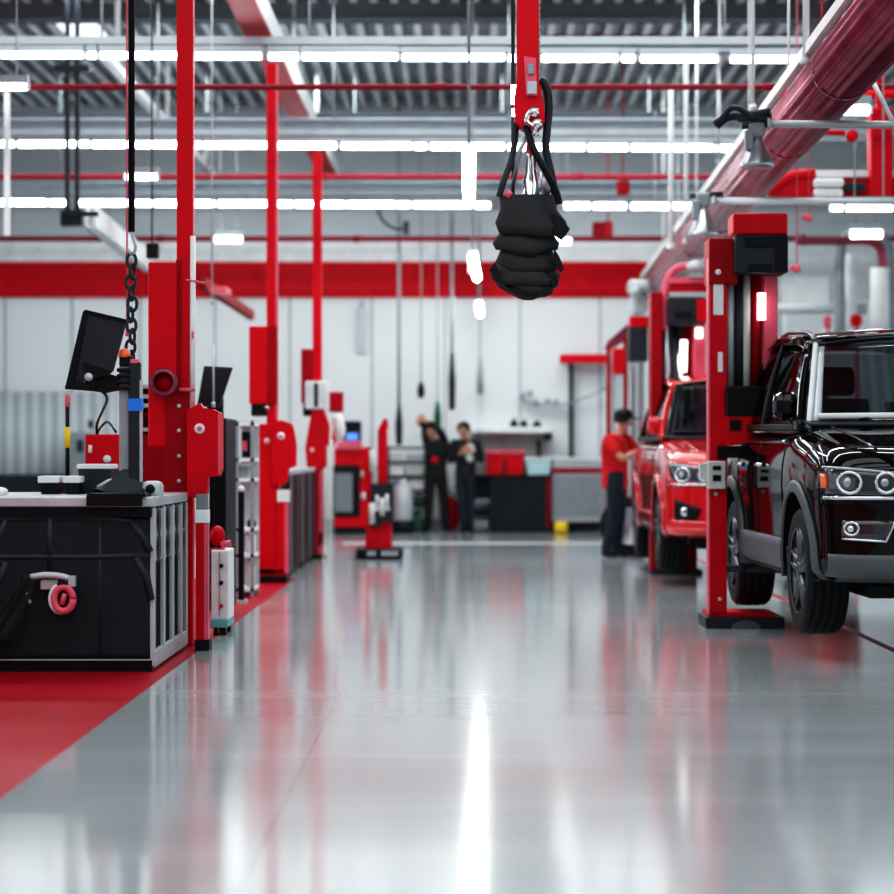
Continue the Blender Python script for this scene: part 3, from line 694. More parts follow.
single(b, 'hanger_post', 'dgrey', 'dark grey twin post hanging from the roof on the left', 'post')
tray((202, 288), (252, 320), 1.75, .07, .12, 'red2', 'guide_rail', 'dark red guide rail sloping behind the first lift', 'rail')
b = MB(); b.box(W(209, 286, 22), W(226, 292, 22)+Vector((0,.5,0))); single(b, 'rail_cover', 'pink', 'pale pink cover on the dark red guide rail', 'cover')
b = MB(); a = W(6, 235, 22); b.box((a.x-.02, 22, a.z), (a.x+.03, 22.05, W(0,92,22).z)); single(b, 'hanger_post', 'white', 'slim white post hanging under the leftmost light', 'post')
b = MB(); b.pbox(146, 243, 158, 258, 20, .1, .01); b.tube([W(152, 243, 20.05), W(152, 243, 20.05)+Vector((0, 0, 3.4))], .008, 6); single(b, 'hung_sensor', 'black', 'small black sensor hanging behind the first red panel', 'sensor')
b = MB(); b.pbox(403, 221, 409, 234, 30.5, .1, .01); b.tube(curve_pts([W(378, 211, 30.5), W(384, 222, 30.5), W(396, 229, 30.5), W(404, 228, 30.5)], 12), .02, 6)
b.tube([W(378, 211, 30.5), W(378, 195, 30.5)], .02, 6); single(b, 'camera_arm', 'dgrey', 'dark camera on a curved arm below the farthest light row', 'camera')

# ------------------------------------------------------------------ centre: suspended extraction arm with black bellows
AY = 12.2
def A(px, py, dy=0): return W(px, py, AY+dy)
t = thing('extraction_arm', 'red overhead extraction arm holding the black bellows', 'arm', (A(529, 0).x, AY, 3.0))
b = MB(); a = A(517, 75); c = A(539, 75); b.box((a.x, AY, a.z), (c.x, AY+.14, 4.9), .006); cm = b.build('beam', 'red', t)
b = MB(); b.box((a.x+.02, AY+.02, 4.85), (c.x-.02, AY+.12, ZR)); b.build('hanger', 'dgrey', t)
b = MB(); b.box((a.x-.03, AY+.1, A(0, 210).z), (a.x-.01, AY+.13, 5.5)); b.build('rear_strut', 'dgrey', t)
b = MB()
for k in range(46): z = A(0, 72).z+k*.035; b.box((c.x, AY+.02, z), (c.x+.008, AY+.12, z+.017))
b.build('toothed_rack', 'lgrey', cm)
b = MB(); b.pprism([(520, 53), (536, 54), (538, 62), (539, 80), (544, 108), (545, 121), (538, 128), (530, 127), (523, 127), (515, 119), (514, 100), (518, 70)], AY-.1, .2)
hd = b.build('head', 'red', t)
b = MB(); b.pprism([(524, 56), (536, 58), (537, 96), (526, 95)], AY-.12, .03); b.build('head_plate', 'pink', hd)
b = MB(); b.pbox(527.5, 64, 534, 74, AY-.135, .02, .004); b.build('button', 'mgrey', hd)
b = MB(); b.pbox(527, 81, 537, 94, AY-.135, .02, .005); b.build('badge', 'lgrey', hd)
b = MB(); b.tube([A(514, 85, -.06), A(514, 104, -.06)], .017, 10); b.tube([A(514.5, 109, -.06), A(514.5, 116, -.06)], .017, 10); b.build('side_lamp', 'tube', hd)
b = MB(); b.tube(curve_pts([A(534, 108, -.14), A(528, 114, -.14), (A(527, 122, -.14)), A(535, 128, -.14), A(536, 136, -.14)], 14), .016, 8); b.ball(A(534, 112, -.14), .03); b.ball(A(537, 124, -.14), .03)
b.build('shackle', 'chrome', t)
b = MB(); b.pprism([(527, 140), (533, 137), (535, 150), (526, 151)], AY-.12, .08); b.build('swivel', 'red', t)
b = MB(); b.tube(curve_pts([A(526, 126, -.1), A(534, 150, -.13), A(546, 172, -.14), A(556, 192, -.13), A(559, 203, -.1)], 24), .02, 8); b.build('front_strap', 'black', t)
b = MB(); b.tube(curve_pts([A(516, 118, .08), A(515, 140, .08), A(511, 160, .05), A(504, 180, 0), A(499, 197, 0)], 20), .018, 8); b.build('left_strap', 'dgrey', t)
b = MB(); b.tube(curve_pts([A(540, 80, 0), A(546, 86, 0), A(549, 105, 0), A(547, 130, 0), A(546, 150, 0), A(552, 178, 0), A(556, 197, .02)], 30), .022, 8); b.build('hose', 'dgrey', t)
b = MB(); b.lathe([(.02, 0), (.028, -.03), (.03, -.12), (.045, -.16), (.05, -.26), (.075, -.28), (.07, -.34), (.001, -.34)], A(531, 151, 0), 'z', 16); b.build('valve', 'chrome', t)
b = MB(); b.lathe([(.001, 0), (.035, 0), (.04, -.1), (.02, -.12), (.02, -.2)], A(546, 172, .03), 'z', 12); b.tube([A(513, 185, .05), A(520, 150, .05), A(528, 135, .02)], .012, 8); b.build('fitting', 'steel', t)
b = MB(); b.tube([A(505, 192, -.06), A(511, 196, -.06)], .02, 8); b.build('red_clip', 'pink', t)
# bellows: faceted overlapping collars, open at the top
t = thing('bellows', 'black faceted rubber bellows hanging below the red arm', 'bellows', (A(530, 0).x, AY, 2.1))
tiers = [(195, 232, 500, 557, 496, 566), (222, 250, 500, 552, 494, 559), (243, 270, 499, 554, 496, 558), (262, 281, 494, 552, 490, 562), (275, 288, 494, 553, 498, 559), (282, 294, 501, 548, 506, 553)]
for i, (y0, y1, xa0, xa1, xb0, xb1) in enumerate(tiers):
    b = MB(); rng = random.Random(i*5+2); N = 26
    jag = [math.sin(k*2*PI/N*4+i*1.7)*.6+rng.uniform(-.25, .25) for k in range(N)]
    rows_ = []
    for v, (l_, r_) in ((0, (xa0+5 if i else xa0, xa1-5 if i else xa1)), (.4, (xa0+1, xa1-1)), (.78, (xb0, xb1)), (1, (xb0+3, xb1-2)), (.93, (xb0+14, xb1-14))):
        py = y0+(y1-y0)*v; cx = (l_+r_)/2; hw = (r_-l_)/2; ring = []
        for k in range(N):
            an = 2*PI*k/N; jj = jag[k]*(.5 if v < .1 else 1)
            q = A(cx+hw*math.cos(an)*(1+.035*jj), py-7*math.sin(an)*(.2+v)+2.0*jj*v-3*v, 0); q.y = AY+.04+hw*AY/F*.9*math.sin(an)*(1+.05*jj)
            ring.append(b.bm.verts.new(q))
        rows_.append(ring)
    for ra, rb in zip(rows_, rows_[1:]):
        for k in range(N):
            f_ = b._f([ra[k], ra[(k+1) % N], rb[(k+1) % N], rb[k]]); f_.smooth = True
    if i == len(tiers)-1: b._f(rows_[-1])
    b.build('collar', 'bellow', t, thick=.008)
b = MB()
for (pts) in ([(553, 214), (560, 216), (570, 229), (562, 240), (554, 234)], [(554, 248), (559, 256), (564, 268), (562, 272), (554, 264)], [(549, 270), (556, 275), (559, 282), (556, 287), (548, 281)], [(538, 286), (546, 286), (549, 294), (545, 297), (538, 293)], [(495, 262), (489, 270), (497, 283), (507, 288)], [(506, 287), (515, 294), (520, 297), (530, 291)]):
    b.pprism(pts, AY-.1, .05)
b.build('flap', 'rubber', t)

# ------------------------------------------------------------------ far end of the hall
# ribbed shutter
b = MB(); x0, x1 = W(-80, 0, WALL).x, W(119, 0, WALL).x; n_ = 60
for k in range(n_):
    xa = x0+(x1-x0)*k/n_; b.tube([(xa, WALL-.06, .45), (xa, WALL-.06, W(0, 392, WALL).z)], .045, 6)
o = b.build('door_1', 'shutter'); o['kind'] = 'structure'
b = MB(); b.box((x0, WALL-.15, .0), (x1, WALL-.02, .85)); o = b.build('door_panel', 'dgrey', o)
t = thing('back_cabinet', 'grey cabinet before the ribbed shutter on the left', 'cabinet', (W(80,0,33).x, 33, 0))
b = MB(); b.pbox(70, 432, 90, 520, 33, .4, .01); b.build('carcass', 'mgrey', t)
b = MB(); b.pbox(77, 440, 83, 452, 32.98, .03); b.pbox(88, 420, 92, 428, 33.1, .1); b.build('control', 'dgrey', t)

# red framed machine cart
Y = 32.2
t = thing('machine_cart', 'red framed machine cart with black grille and small screen', 'machine', (W(350,0,Y).x, Y, 0))
b = MB(); b.pbox(334, 448, 370, 532, Y, .7, .02); b.build('body', 'red', t)
b = MB(); b.pbox(333, 465, 360, 517, Y-.03, .05, .04); g_ = b.build('grille_panel', 'black', t)
b = MB()
for px in (335, 338, 341, 344, 347, 350): b.pbox(px, 473, px+2, 512, Y-.05, .03)
b.build('grille_slat', 'mgrey', g_)
b = MB(); b.pbox(334, 527, 366, 533.5, Y-.02, .6); b.build('plinth', 'black', t)
b = MB()
for py in (474, 496): b.lathe([(.001, 0), (.05, 0), (.05, .02), (.001, .02)], W(364, py, Y-.03), 'y', 12)
b.build('knob', 'offwhite', t)
b = MB(); b.pbox(337, 441, 361, 450, Y-.1, .5, .03); b.build('top_tray', 'pink', t)
b = MB(); b.pbox(343, 421, 361, 441.5, Y, .2, .02); sc_ = b.build('monitor', 'black', t)
b = MB(); b.pbox(346, 433, 358, 440, Y-.01, .02); b.build('screen_image', 'bluescreen', sc_)
# tyre machine with black base
Y = 24.6
t = thing('tyre_machine', 'red upright tyre machine with wide black base', 'machine', (W(380,0,Y).x, Y, 0))
b = MB(); b.box((W(356,0,Y).x, Y-.1, 0), (W(402,0,Y).x, Y+.6, W(0,549,Y-.1).z), .02); bs = b.build('base', 'black', t)
b = MB(); b.pbox(367, 551, 376, 556, Y-.12, .02); b.pbox(381, 551, 398, 556, Y-.12, .02); b.build('base_slot', 'mgrey', bs)
b = MB(); b.pprism([(365, 549), (367, 500), (378, 486), (391, 486), (391, 549)], Y+.05, .4); b.build('pedestal', 'red', t)
b = MB(); b.pprism([(371, 484), (393, 484), (393, 523), (384, 522), (378, 527), (371, 527)], Y-.02, .3); md_ = b.build('mid_panel', 'dgrey', t)
b = MB()
for px, p0, p1, r_ in ((377, 495, 508, .02), (382, 498, 516, .03), (387, 494, 509, .022), (372, 503, 524, .035)): b.tube([W(px, p0, Y-.05), W(px, p1, Y-.05)], r_, 8)
b.pbox(374, 506, 390, 511, Y-.06, .04); b.build('tool_rack', 'offwhite', md_)
b = MB(); b.pbox(377.5, 432, 387, 484, Y+.1, .14, .01); b.pprism([(362, 455), (366, 447), (371, 447), (371, 480), (374, 500), (366, 500)], Y+.1, .1); b.build('column', 'red', t)
b = MB(); b.pprism([(377, 432), (384, 418), (387, 419), (388, 426), (386, 434)], Y+.08, .14); b.build('head', 'red', t)
b = MB(); b.tube([W(372, 450, Y+.05), W(373, 472, Y+.05)], .035, 8); b.build('air_line', 'offwhite', t)
# grey canister
Y = 32.6
t = thing('waste_drum', 'pale grey drum on a black base beside the tyre machine', 'drum', (W(403,0,Y).x, Y, 0))
b = MB(); b.lathe([(.14, .18), (.15, .2), (.15, .62), (.13, .68), (.06, .72), (.06, .8)], (W(403,0,Y).x, Y, 0), 'z', 20); b.build('body', 'lgrey', t)
b = MB(); b.lathe([(.17, 0), (.17, .17), (.14, .18)], (W(403,0,Y).x, Y, 0), 'z', 20); b.build('base', 'black', t)
# shelf rack at the back
Y = 33.1
t = thing('parts_shelving', 'dark shelving rack with pale and green goods by the wall', 'shelving', (W(405,0,Y).x, Y, 0))
xa, xb = W(386,0,Y).x, W(427,0,Y).x
def z6(py): return W(0, py, Y).z
for x in (xa, xb-.04):
    b = MB(); b.box((x, Y, 0), (x+.04, Y+.4, z6(446))); b.build('upright', 'green' if x > xa else 'dgrey', t)
SH = [448, 463, 477, 491, 506, 521]
for py in SH:
    b = MB(); b.box((xa, Y, z6(py+1.2)), (xb, Y+.4, z6(py-1.2))); b.build('shelf', 'dgrey', t)
rg_ = random.Random(4); names_ = {'white': 'white', 'lgrey': 'grey', 'green': 'dark green', 'offwhite': 'cream', 'mgrey': 'mid grey'}
lvl = {463: 'second highest', 477: 'third highest', 491: 'middle', 506: 'second lowest', 521: 'lowest'}
for py in SH[1:]:
    for q, (u0, u1, hor) in enumerate(((390, 403, 'left'), (406, 424, 'right'))):
        m = {(463,0):'offwhite',(463,1):'lgrey',(477,0):'white',(477,1):'offwhite',(491,0):'mgrey',(491,1):'white',(506,0):'offwhite',(506,1):'green',(521,0):'mgrey',(521,1):'white'}[(py, q)]
        b = MB(); b.box((W(u0,0,Y).x, Y+.02, z6(py-1.3)), (W(u1,0,Y).x, Y+.33, z6(py-9.5)), .012)
        single(b, 'storage_box', m, '%s box at the %s of the %s rack shelf' % (names_[m], hor, lvl[py]), 'box')
t = thing('green_crate', 'dark green crate on the floor left of the reaching worker', 'crate', (W(418,0,32.7).x, 32.7, 0))
b = MB(); b.pbox(410, 511, 420, 531, 32.75, .3, .01); b.build('body', 'green', t)
b = MB(); b.pbox(409, 510, 421, 513, 32.73, .34); b.build('rim', 'dgrey', t)

# work bench, crates, hood at the back
Y = 32.9
t = thing('back_bench', 'long black bench cabinet under the red crates', 'cabinet', (W(519,0,Y).x, Y, 0))
b = MB(); b.pbox(490, 477, 547, 530, Y, .7, .01); b.build('carcass', 'dgrey', t)
b = MB(); b.pbox(492, 480, 518, 526, Y-.02, .03); b.pbox(520, 480, 545, 526, Y-.02, .03); b.build('door', 'blackp', t)
b = MB(); b.pbox(472, 475, 549, 478.5, Y-.03, .78); b.build('worktop', 'black', t)
b = MB(); b.pbox(474, 478, 490, 498, Y+.1, .6); b.pbox(474, 510, 490, 516, Y+.05, .5); b.build('drawer_box', 'black', t)
b = MB(); b.pbox(474, 499, 490, 503, Y+.05, .5); b.pbox(474, 520, 488, 529, Y+.05, .5); b.build('shelf', 'mgrey', t)
b = MB(); b.pbox(547, 478, 550, 528, Y-.02, .7); b.build('end_panel', 'red2', t)
for k, (xa, xb, lab) in enumerate(((486, 504, 'left of two red plastic crates on the black bench'), (505.5, 524, 'right of two red plastic crates on the black bench'))):
    t = thing('plastic_crate', lab, 'crate', W((xa+xb)/2, 475, Y))
    b = MB(); b.pprism([(xa+1, 475), (xb-1, 475), (xb, 452), (xa, 452)], Y+.03, .45); b.build('body', 'red', t)
    b = MB(); b.pbox(xa-.5, 450, xb+.5, 453.5, Y, .5); b.build('rim', 'pink', t)
t = thing('cyan_box', 'pale cyan plastic box right of the red crates', 'box', W(538, 475, Y))
b = MB(); b.pprism([(528, 475), (549, 475), (551, 459), (526, 459)], Y+.03, .4); b.build('body', 'cyan', t)
b = MB(); b.pbox(525, 457, 552, 460, Y, .45); b.build('rim', 'white', t)
t = thing('wall_hood', 'white wall hood with flat shelf top above the red crates', 'hood', W(512, 434, 33.3))
b = MB(); b.pbox(470, 427, 551, 433, 33.0, .78, .02); b.build('shelf_top', 'white', t)
b = MB(); b.pprism([(486, 433), (545, 433), (540, 446), (538, 476), (474, 476), (474, 455), (478, 442)], 33.62, .15); b.build('hood_body', 'offwhite', t)
b = MB(); b.pbox(545, 432, 552, 440, 33.3, .4); b.pbox(537, 440, 541, 458, 33.5, .1); b.build('bracket', 'dgrey', t)
for i, (px, w, h, lab) in enumerate(((514, 8, 9, 'black tool case lying on the white hood, left'), (524, 8, 7, 'small black pouch on the white hood, centre'), (537, 10, 6, 'flat dark tool lying on the white hood, right'))):
    b = MB(); a = W(px-w/2, 427, 33.2); c = W(px+w/2, 427-h, 33.2)
    b.box(a, (c.x, 33.4, a.z+(c.z-a.z)*.6), .02); b.tube([(a.x+.04, 33.3, a.z+.06), ((a.x+c.x)/2, 33.3, c.z), (c.x-.03, 33.3, a.z+.06)], .025, 6)
    single(b, 'tool_case', 'black', lab, 'case')
b = MB(); b.tube(curve_pts([W(518, 396, 33.6), W(528, 402, 33.6), W(545, 404, 33.6), W(565, 404, 33.6), W(590, 396, 33.6), W(606, 388, 33.6)], 24), .02, 6)
for px, py in ((520, 392), (527, 390), (533, 400), (545, 398), (553, 399)): b.pbox(px, py, px+6, py+7, 33.55, .12, .01)
single(b, 'wall_cable', 'mgrey', 'grey cable with small junction boxes along the back wall', 'cable')
Y = 33.0
t = thing('ribbed_cabinet', 'grey ribbed cabinet with a dark red stripe by the back wall', 'cabinet', (W(575,0,Y).x, Y, 0))
b = MB(); b.pbox(552, 459, 601, 522, Y, .6, .01); bd = b.build('carcass', 'lgrey', t)
b = MB(); b.pbox(551, 468, 602, 473, Y-.02, .1); b.build('stripe', 'red2', t)
b = MB()
for k in range(15): b.pbox(554+k*3.15, 476, 555.6+k*3.15, 516, Y-.02, .03)
b.build('rib', 'mgrey', bd)
b = MB(); b.pbox(553, 522, 601, 529.5, Y+.05, .5); b.build('plinth', 'black', t)
b = MB(); b.pbox(551, 457, 602, 460, Y-.02, .64); b.build('lid', 'white', t)
b = MB(); a = W(561, 532, 32.3); b.tube([(a.x-.09, 32.3, .09), (a.x+.09, 32.3, .09)], [.09, .09], 16); b.tube([(a.x-.1, 32.3, .09), (a.x+.1, 32.3, .09)], .03, 8)
single(b, 'cable_drum', 'yellow', 'small yellow drum on the floor by the ribbed cabinet', 'drum')
t = thing('jib_arm', 'grey post with a red horizontal arm against the back wall', 'arm', (W(571,0,33.3).x, 33.3, 0))
b = MB(); b.box((W(569,0,33.65).x, 33.65, 0), (W(573.5,0,33.65).x, 33.72, W(0,355,33.65).z)); b.build('post', 'dgrey', t)
b = MB(); b.pbox(560, 354, 608, 363, 33.4, .25, .02); b.build('arm', 'red', t)
# hanging cords with grips
for px, p1, p2, m, lab in ((399, 405, 445, 'dgrey', 'long grey cord with dark grip left of the reaching worker'), (421, 382, 398, 'black', 'cord with short black grip above the raised hand'),
        (437.5, 402, 430, 'green', 'cord with dark green grip between the two workers'), (452, 352, 410, 'dgrey', 'cord with long dark grip above the right worker'), (480, 358, 394, 'mgrey', 'cord with grey grip right of the two workers')):
    Yc = 32.7 if px < 480 else 33.5; t = thing('hanging_cord', lab, 'cord', W(px, p2, Yc))
    a = W(px, p1, Yc); b = MB(); b.tube([(a.x, Yc, a.z), (a.x, Yc, ZR)], .03 if px in (399, 452) else .012, 6); b.build('cord', 'mgrey', t)
    b = MB(); c = W(px, p2, Yc); b.tube([c, (c+a)/2, a], [.045, .06, .03], 10); b.build('grip', m, t)
for px, py in ((359, 340), (364, 350)):
    pass
b = MB(); b.pbox(358, 308, 366, 352, 33.7, .08, .01); b.tube([W(362, 308, 33.74), W(362, 300, 33.74)], .03, 6); single(b, 'wall_conduit', 'lgrey', 'pale grey conduit box on the back wall below the red band', 'conduit')
# ------------------------------------------------------------------ right: big maroon duct rail
A0 = Vector((2.22, 7.2, 3.6)); A1 = Vector((2.78, 32.2, 3.6))
dr = (A1-A0).normalized(); sd = dr.cross(Vector((0, 0, 1))).normalized()
t = thing('duct_rail', 'large ribbed maroon duct rail running overhead down the hall', 'duct', A0)
prof = []
for k in range(72):
    an = 2*PI*k/72; r = .192+.009*math.cos(an*18)*(1 if k % 3 else .3)*(1 if math.sin(an) < .6 else 0)
    prof.append((r*math.cos(an)*1.05, r*math.sin(an)*1.0))
b = MB(); ra = [b.bm.verts.new(A0+sd*u+Vector((0,0,v))) for u, v in prof]; rb = [b.bm.verts.new(A1+sd*u+Vector((0,0,v))) for u, v in prof]
for k in range(72):
    f = b._f([ra[k], ra[(k+1) % 72], rb[(k+1) % 72], rb[k]]); f.smooth = True
b._f(ra); b._f(rb); b.build('duct', 'maroon', t)
b = MB()
for q in (A0-sd*.16, ): 
    b.prism([q+Vector((0,0,.13)), q+Vector((-.05,0,.13)), q+Vector((-.05,0,.2)), q+Vector((.04,0,.2))], A1-A0)
b.build('edge_rail', 'white', t)
for k in range(1, 9):
    c = A0+(A1-A0)*(k+.35)/9
    b = MB(); b.tube([c-dr*.02, c+dr*.02], .203, 28); b.build('joint_band', 'maroon', t)
    b = MB(); b.tube([c+Vector((0,0,.2)), (c.x, c.y, ZR)], .012, 6); b.build('hanger', 'white', t)
b = MB(); c = A1; b.tube([c, c+dr*.1], .2, 24); b.build('end_flange', 'pink', t)
b = MB(); a = W(638, 280, 31.0); b.pbox(629, 279, 655, 292, 30.6, .5, .05); b.pbox(632, 292, 648, 314, 30.7, .4, .06); b.tube([W(636, 287, 30.5), W(636, 297, 30.5)], .09, 10); single(b, 'trolley_clamp', 'lgrey', 'pale grey trolley clamp at the far end of the maroon duct', 'clamp')

# funnel nozzles on rods
def nozzle(cx, ytop, ybot, hw, Y, lab):
    t = thing('funnel_nozzle', lab, 'nozzle', W(cx, ytop, Y)); s_ = Y/F; h = (ybot-ytop)*s_
    b = MB(); b.lathe([(hw*s_*.9, -h), (hw*s_, -h*.97), (hw*s_*.97, -h*.86), (hw*s_*.62, -h*.5), (hw*s_*.36, -h*.2), (hw*s_*.25, 0), (.001, 0)], W(cx, ytop, Y), 'z', 28); b.build('funnel', 'steel', t)
    b = MB(); b.pbox(cx-hw*.5, ytop-14, cx+hw*.5, ytop+1, Y-.04, .09, .02); b.pbox(cx-hw*.7, ytop-6, cx-hw*.2, ytop+14, Y-.05, .05, .01); b.build('body', 'grey', t)
    b = MB(); b.tube([W(cx-hw*.9, ytop-10, Y), W(cx+hw*1.3, ytop-12, Y)], .022, 10); b.build('collar', 'dgrey', t)
    return t
nozzle(757, 136, 168, 17, 14.4, 'upper chrome funnel nozzle beside the maroon duct')
nozzle(703, 206, 237, 15, 18.2, 'lower chrome funnel nozzle beside the maroon duct')
b = MB(); b.tube(curve_pts([W(714, 124, 14.45), W(722, 118, 14.45), W(731, 108, 14.45), W(742, 110, 14.4), W(755, 120, 14.4)], 16), [.012]*4+[.03]*8+[.02]*5 if False else .02, 8)
b.tube(curve_pts([W(716, 126, 14.5), W(728, 117, 14.5), W(745, 116, 14.45), W(770, 112, 14.4)], 14), .028, 8); b.pbox(738, 113, 772, 121, 14.4, .08, .01)
single(b, 'hose_bracket', 'dgrey', 'dark bent hose bracket above the upper funnel nozzle', 'bracket')
def rod(px0, px1, py0, py1, Y, r, lab):
    b = MB(); b.tube([W(px0, py0, Y), W(px1, py1, Y)], r, 10); b.tube([W(px0, py0, Y), W(px0+3, py0, Y)], r*1.6, 10); single(b, 'cross_rod', 'lgrey', lab, 'rod')
rod(767, 1060, 124, 126, 14.4, .026, 'upper pale horizontal rod on the right')
rod(712, 1010, 201, 202, 18.2, .03, 'lower pale horizontal rod on the right')
b = MB(); b.tube([W(868, 72, 14.6), W(892, 120, 14.4)], .016, 8); b.tube([W(868, 72, 14.6), (W(868,72,14.6).x, 14.6, ZR)], .01, 6); single(b, 'stay_rod', 'white', 'slanting white stay rod near the upper right rod', 'rod')
# red post + beam on the right
t = thing('gantry_post', 'red overhead gantry post with white clamp at the right edge', 'post', W(882, 195, 20))
b = MB(); b.pbox(871, 108, 893, 196, 20, .2, .01); b.build('post', 'red', t)
b = MB(); b.pbox(815, 170, 900, 177, 20.1, .08); b.build('upper_rail', 'white', t)
b = MB(); b.pbox(790, 178, 1000, 200, 20.1, .1, .01); b.build('lower_beam', 'red2', t)
b = MB(); b.tube(curve_pts([W(768, 193, 20), W(778, 184, 20), W(792, 176, 20), W(815, 174, 20)], 12), .05, 10); b.pprism([(770, 196), (792, 180), (815, 178), (815, 197)], 20, .1); b.build('arm', 'red', t)
b = MB(); b.pbox(814, 178, 845, 187, 19.9, .2, .03); b.pbox(814, 188, 844, 197, 19.9, .2, .03); b.build('clamp', 'white', t)
b = MB(); b.pbox(845, 183, 866, 190, 19.9, .15, .01); b.build('coupler', 'dgrey', t)
b = MB(); b.box((W(878,0,20).x, 20.05, W(0,110,20).z), (W(886,0,20).x, 20.13, ZR)); b.build('hanger', 'red', t)
b = MB(); b.tube([W(770, 94, 21), W(1000, 94, 21)], .045, 10); single(b, 'air_main', 'red', 'short bright red pipe behind the maroon duct upper right', 'pipe')
b = MB(); b.tube([W(820, 132, 18.5), W(845, 133, 18.5)], .022, 8); b.lathe([(.001,-.03),(.05,-.03),(.05,.03),(.001,.03)], W(852, 136, 18.5), 'y', 14); b.tube([W(822, 132, 18.5), (W(822,0,18.5).x, 18.5, ZR)], .008, 6); single(b, 'pull_reel', 'red', 'small red reel on a rod left of the gantry post', 'reel')
b = MB(); b.pbox(604, 221, 612, 236, 30.6, .12, .01); b.tube([W(608, 221, 30.66), (W(608,0,30.66).x, 30.66, ZR)], .01, 6); b.pbox(593, 222, 613, 238, 30.8, .2, .02); single(b, 'red_unit', 'red2', 'larger small red ceiling unit right of the bellows', 'unit')
b = MB(); b.pbox(617, 180, 630, 194, 28, .15, .02); b.tube([W(623, 180, 28.05), (W(623,0,28.05).x, 28.05, ZR)], .01, 6); single(b, 'red_unit', 'red2', 'upper small red ceiling unit near the hanger rods', 'unit')
# exhaust pipes at the back right
Y = 28
b = MB(); b.tube(curve_pts([W(840, 345, Y), W(840, 300, Y), W(840, 262, Y), W(844, 240, Y), W(858, 232, Y), W(875, 233, Y), W(887, 244, Y), W(890, 265, Y), W(890, 345, Y)], 50), .07, 12); tag(b.build('exhaust_pipe', 'grey'), 'large grey exhaust pipe bent like an arch at the right', 'pipe')
b = MB(); b.tube(curve_pts([W(804, 240.5, 27.6), W(840, 241, 27.6), W(866, 241, 27.6), W(878, 246, 27.6), W(882, 256, 27.6), W(882, 270, 27.6)], 30), .055, 12); b.tube([W(796, 240, 27.6), W(806, 240, 27.6)], .07, 10); tag(b.build('exhaust_pipe', 'maroon'), 'maroon pipe bending down inside the grey arch pipe', 'pipe')
b = MB(); b.tube([W(880, 268, 27.6), W(880, 345, 27.6)], .12, 14); single(b, 'riser_pipe', 'white', 'thick white riser pipe under the maroon bend', 'pipe')
b = MB(); b.tube([W(849, 255, 28.6), W(849, 345, 28.6)], .1, 12); single(b, 'riser_pipe', 'white', 'thinner white riser pipe inside the grey arch', 'pipe')
b = MB(); b.tube([W(775, 309, 29), W(866, 309, 29)], .07, 10); single(b, 'wall_rail', 'lgrey', 'pale grey horizontal rail behind the black car roof', 'rail')
for px, py, w, h, m, lab in ((828, 322, 8, 14, 'pink', 'rounded red signal lamp above the black car roof'), (857, 320, 12, 12, 'red', 'square red box above the black car roof')):
    b = MB(); b.pbox(px-w/2, py-h/2, px+w/2, py+h/2, 27, .12, .05); b.tube([W(px, py+h/2, 27.05), (W(px,0,27.05).x, 27.05, 0)], .02, 6); single(b, 'signal_lamp', m, lab, 'lamp')
b = MB(); b.pbox(781, 276, 829, 305, 31, .1, .02); b.box((W(783,0,31).x, 31.02, 0), (W(787,0,31).x, 31.08, W(0,305,31).z)); b.box((W(823,0,31).x, 31.02, 0), (W(827,0,31).x, 31.08, W(0,305,31).z)); single(b, 'notice_board', 'white', 'plain white board behind the nearest right lift', 'board')
for px, py, lab in ((797, 269, 'tiny pink red lamp right of the black lift head'), (809, 218, 'tiny red lamp below the lower pale rod')):
    b = MB(); b.ball(W(px, py, 19), .035); b.ball(W(px-5, py-1, 19), .025); b.tube([W(px, py, 19), (W(px,0,19).x, 19, ZR)], .006, 6); single(b, 'pilot_lamp', 'pink', lab, 'lamp')

# ------------------------------------------------------------------ right lifts
L = 15.0
t = thing('lift_column', 'nearest right red lift column beside the black car', 'lift', (1.85, L, 0))
b = MB(); b.box((W(709,0,L).x, L, .09), (W(727,0,L).x, L+.14, W(0,258,L).z), .006); b.build('left_flange', 'red', t)
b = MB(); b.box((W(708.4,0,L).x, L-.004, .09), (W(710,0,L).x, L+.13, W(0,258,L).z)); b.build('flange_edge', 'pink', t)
b = MB(); b.box((W(766,0,L).x, L+.1, 1.76), (W(780,0,L).x, L+.22, W(0,272,L).z), .006); b.build('right_flange', 'pink', t)
b = MB(); b.box((W(722,0,L).x, L+.26, 1.62), (W(768,0,L).x, L+.3, W(0,262,L).z)); b.build('web', 'red2', t)
b = MB(); b.pbox(709, 238, 738, 284, L-.03, .3, .01); tp = b.build('head_bracket', 'red2', t)
b = MB(); b.lathe([(.001,0),(.02,0),(.02,.02),(.001,.02)], W(718.5, 272, L-.05), 'y', 12); b.build('head_bolt', 'white', tp)
b = MB(); b.pbox(713.5, 281, 723.5, 315, L-.012, .02, .004); b.pbox(718, 352, 723, 372, L-.012, .02, .004); b.build('white_label', 'white', t)  # white patches paint a highlight onto the column face
b = MB(); b.pbox(733, 213, 788, 234, L-.16, .3, .015); b.build('head_cover', 'red', t)
b = MB(); b.pbox(735, 233, 788, 273, L-.14, .3, .015); pb = b.build('power_unit', 'dgrey', t)
b = MB(); b.pbox(745, 237, 774, 248, L-.15, .02, .01); b.pbox(748, 264, 772, 271, L-.15, .02, .01); b.pbox(775, 236, 788, 272, L-.15, .02); b.build('unit_recess', 'black', pb)
for px, r, m, y0, y1 in ((730, .03, 'lgrey', 275, 385), (739, .034, 'dgrey', 275, 388), (746, .030, 'offwhite', 273, 392), (756, .026, 'red2', 276, 360)):
    b = MB(); b.tube([W(px, y0, L+.1), W(px, y1+20, L+.1)], r, 14); b.build('cylinder', m, t)
b = MB(); b.tube([W(761.5, 293, L+.05), W(761.5, 320, L+.05)], .03, 12); b.build('work_light', 'worklamp', t)
b = MB(); b.pbox(727, 386, 763, 416, L-.12, .3, .012); b.build('carriage_pad', 'black', t)
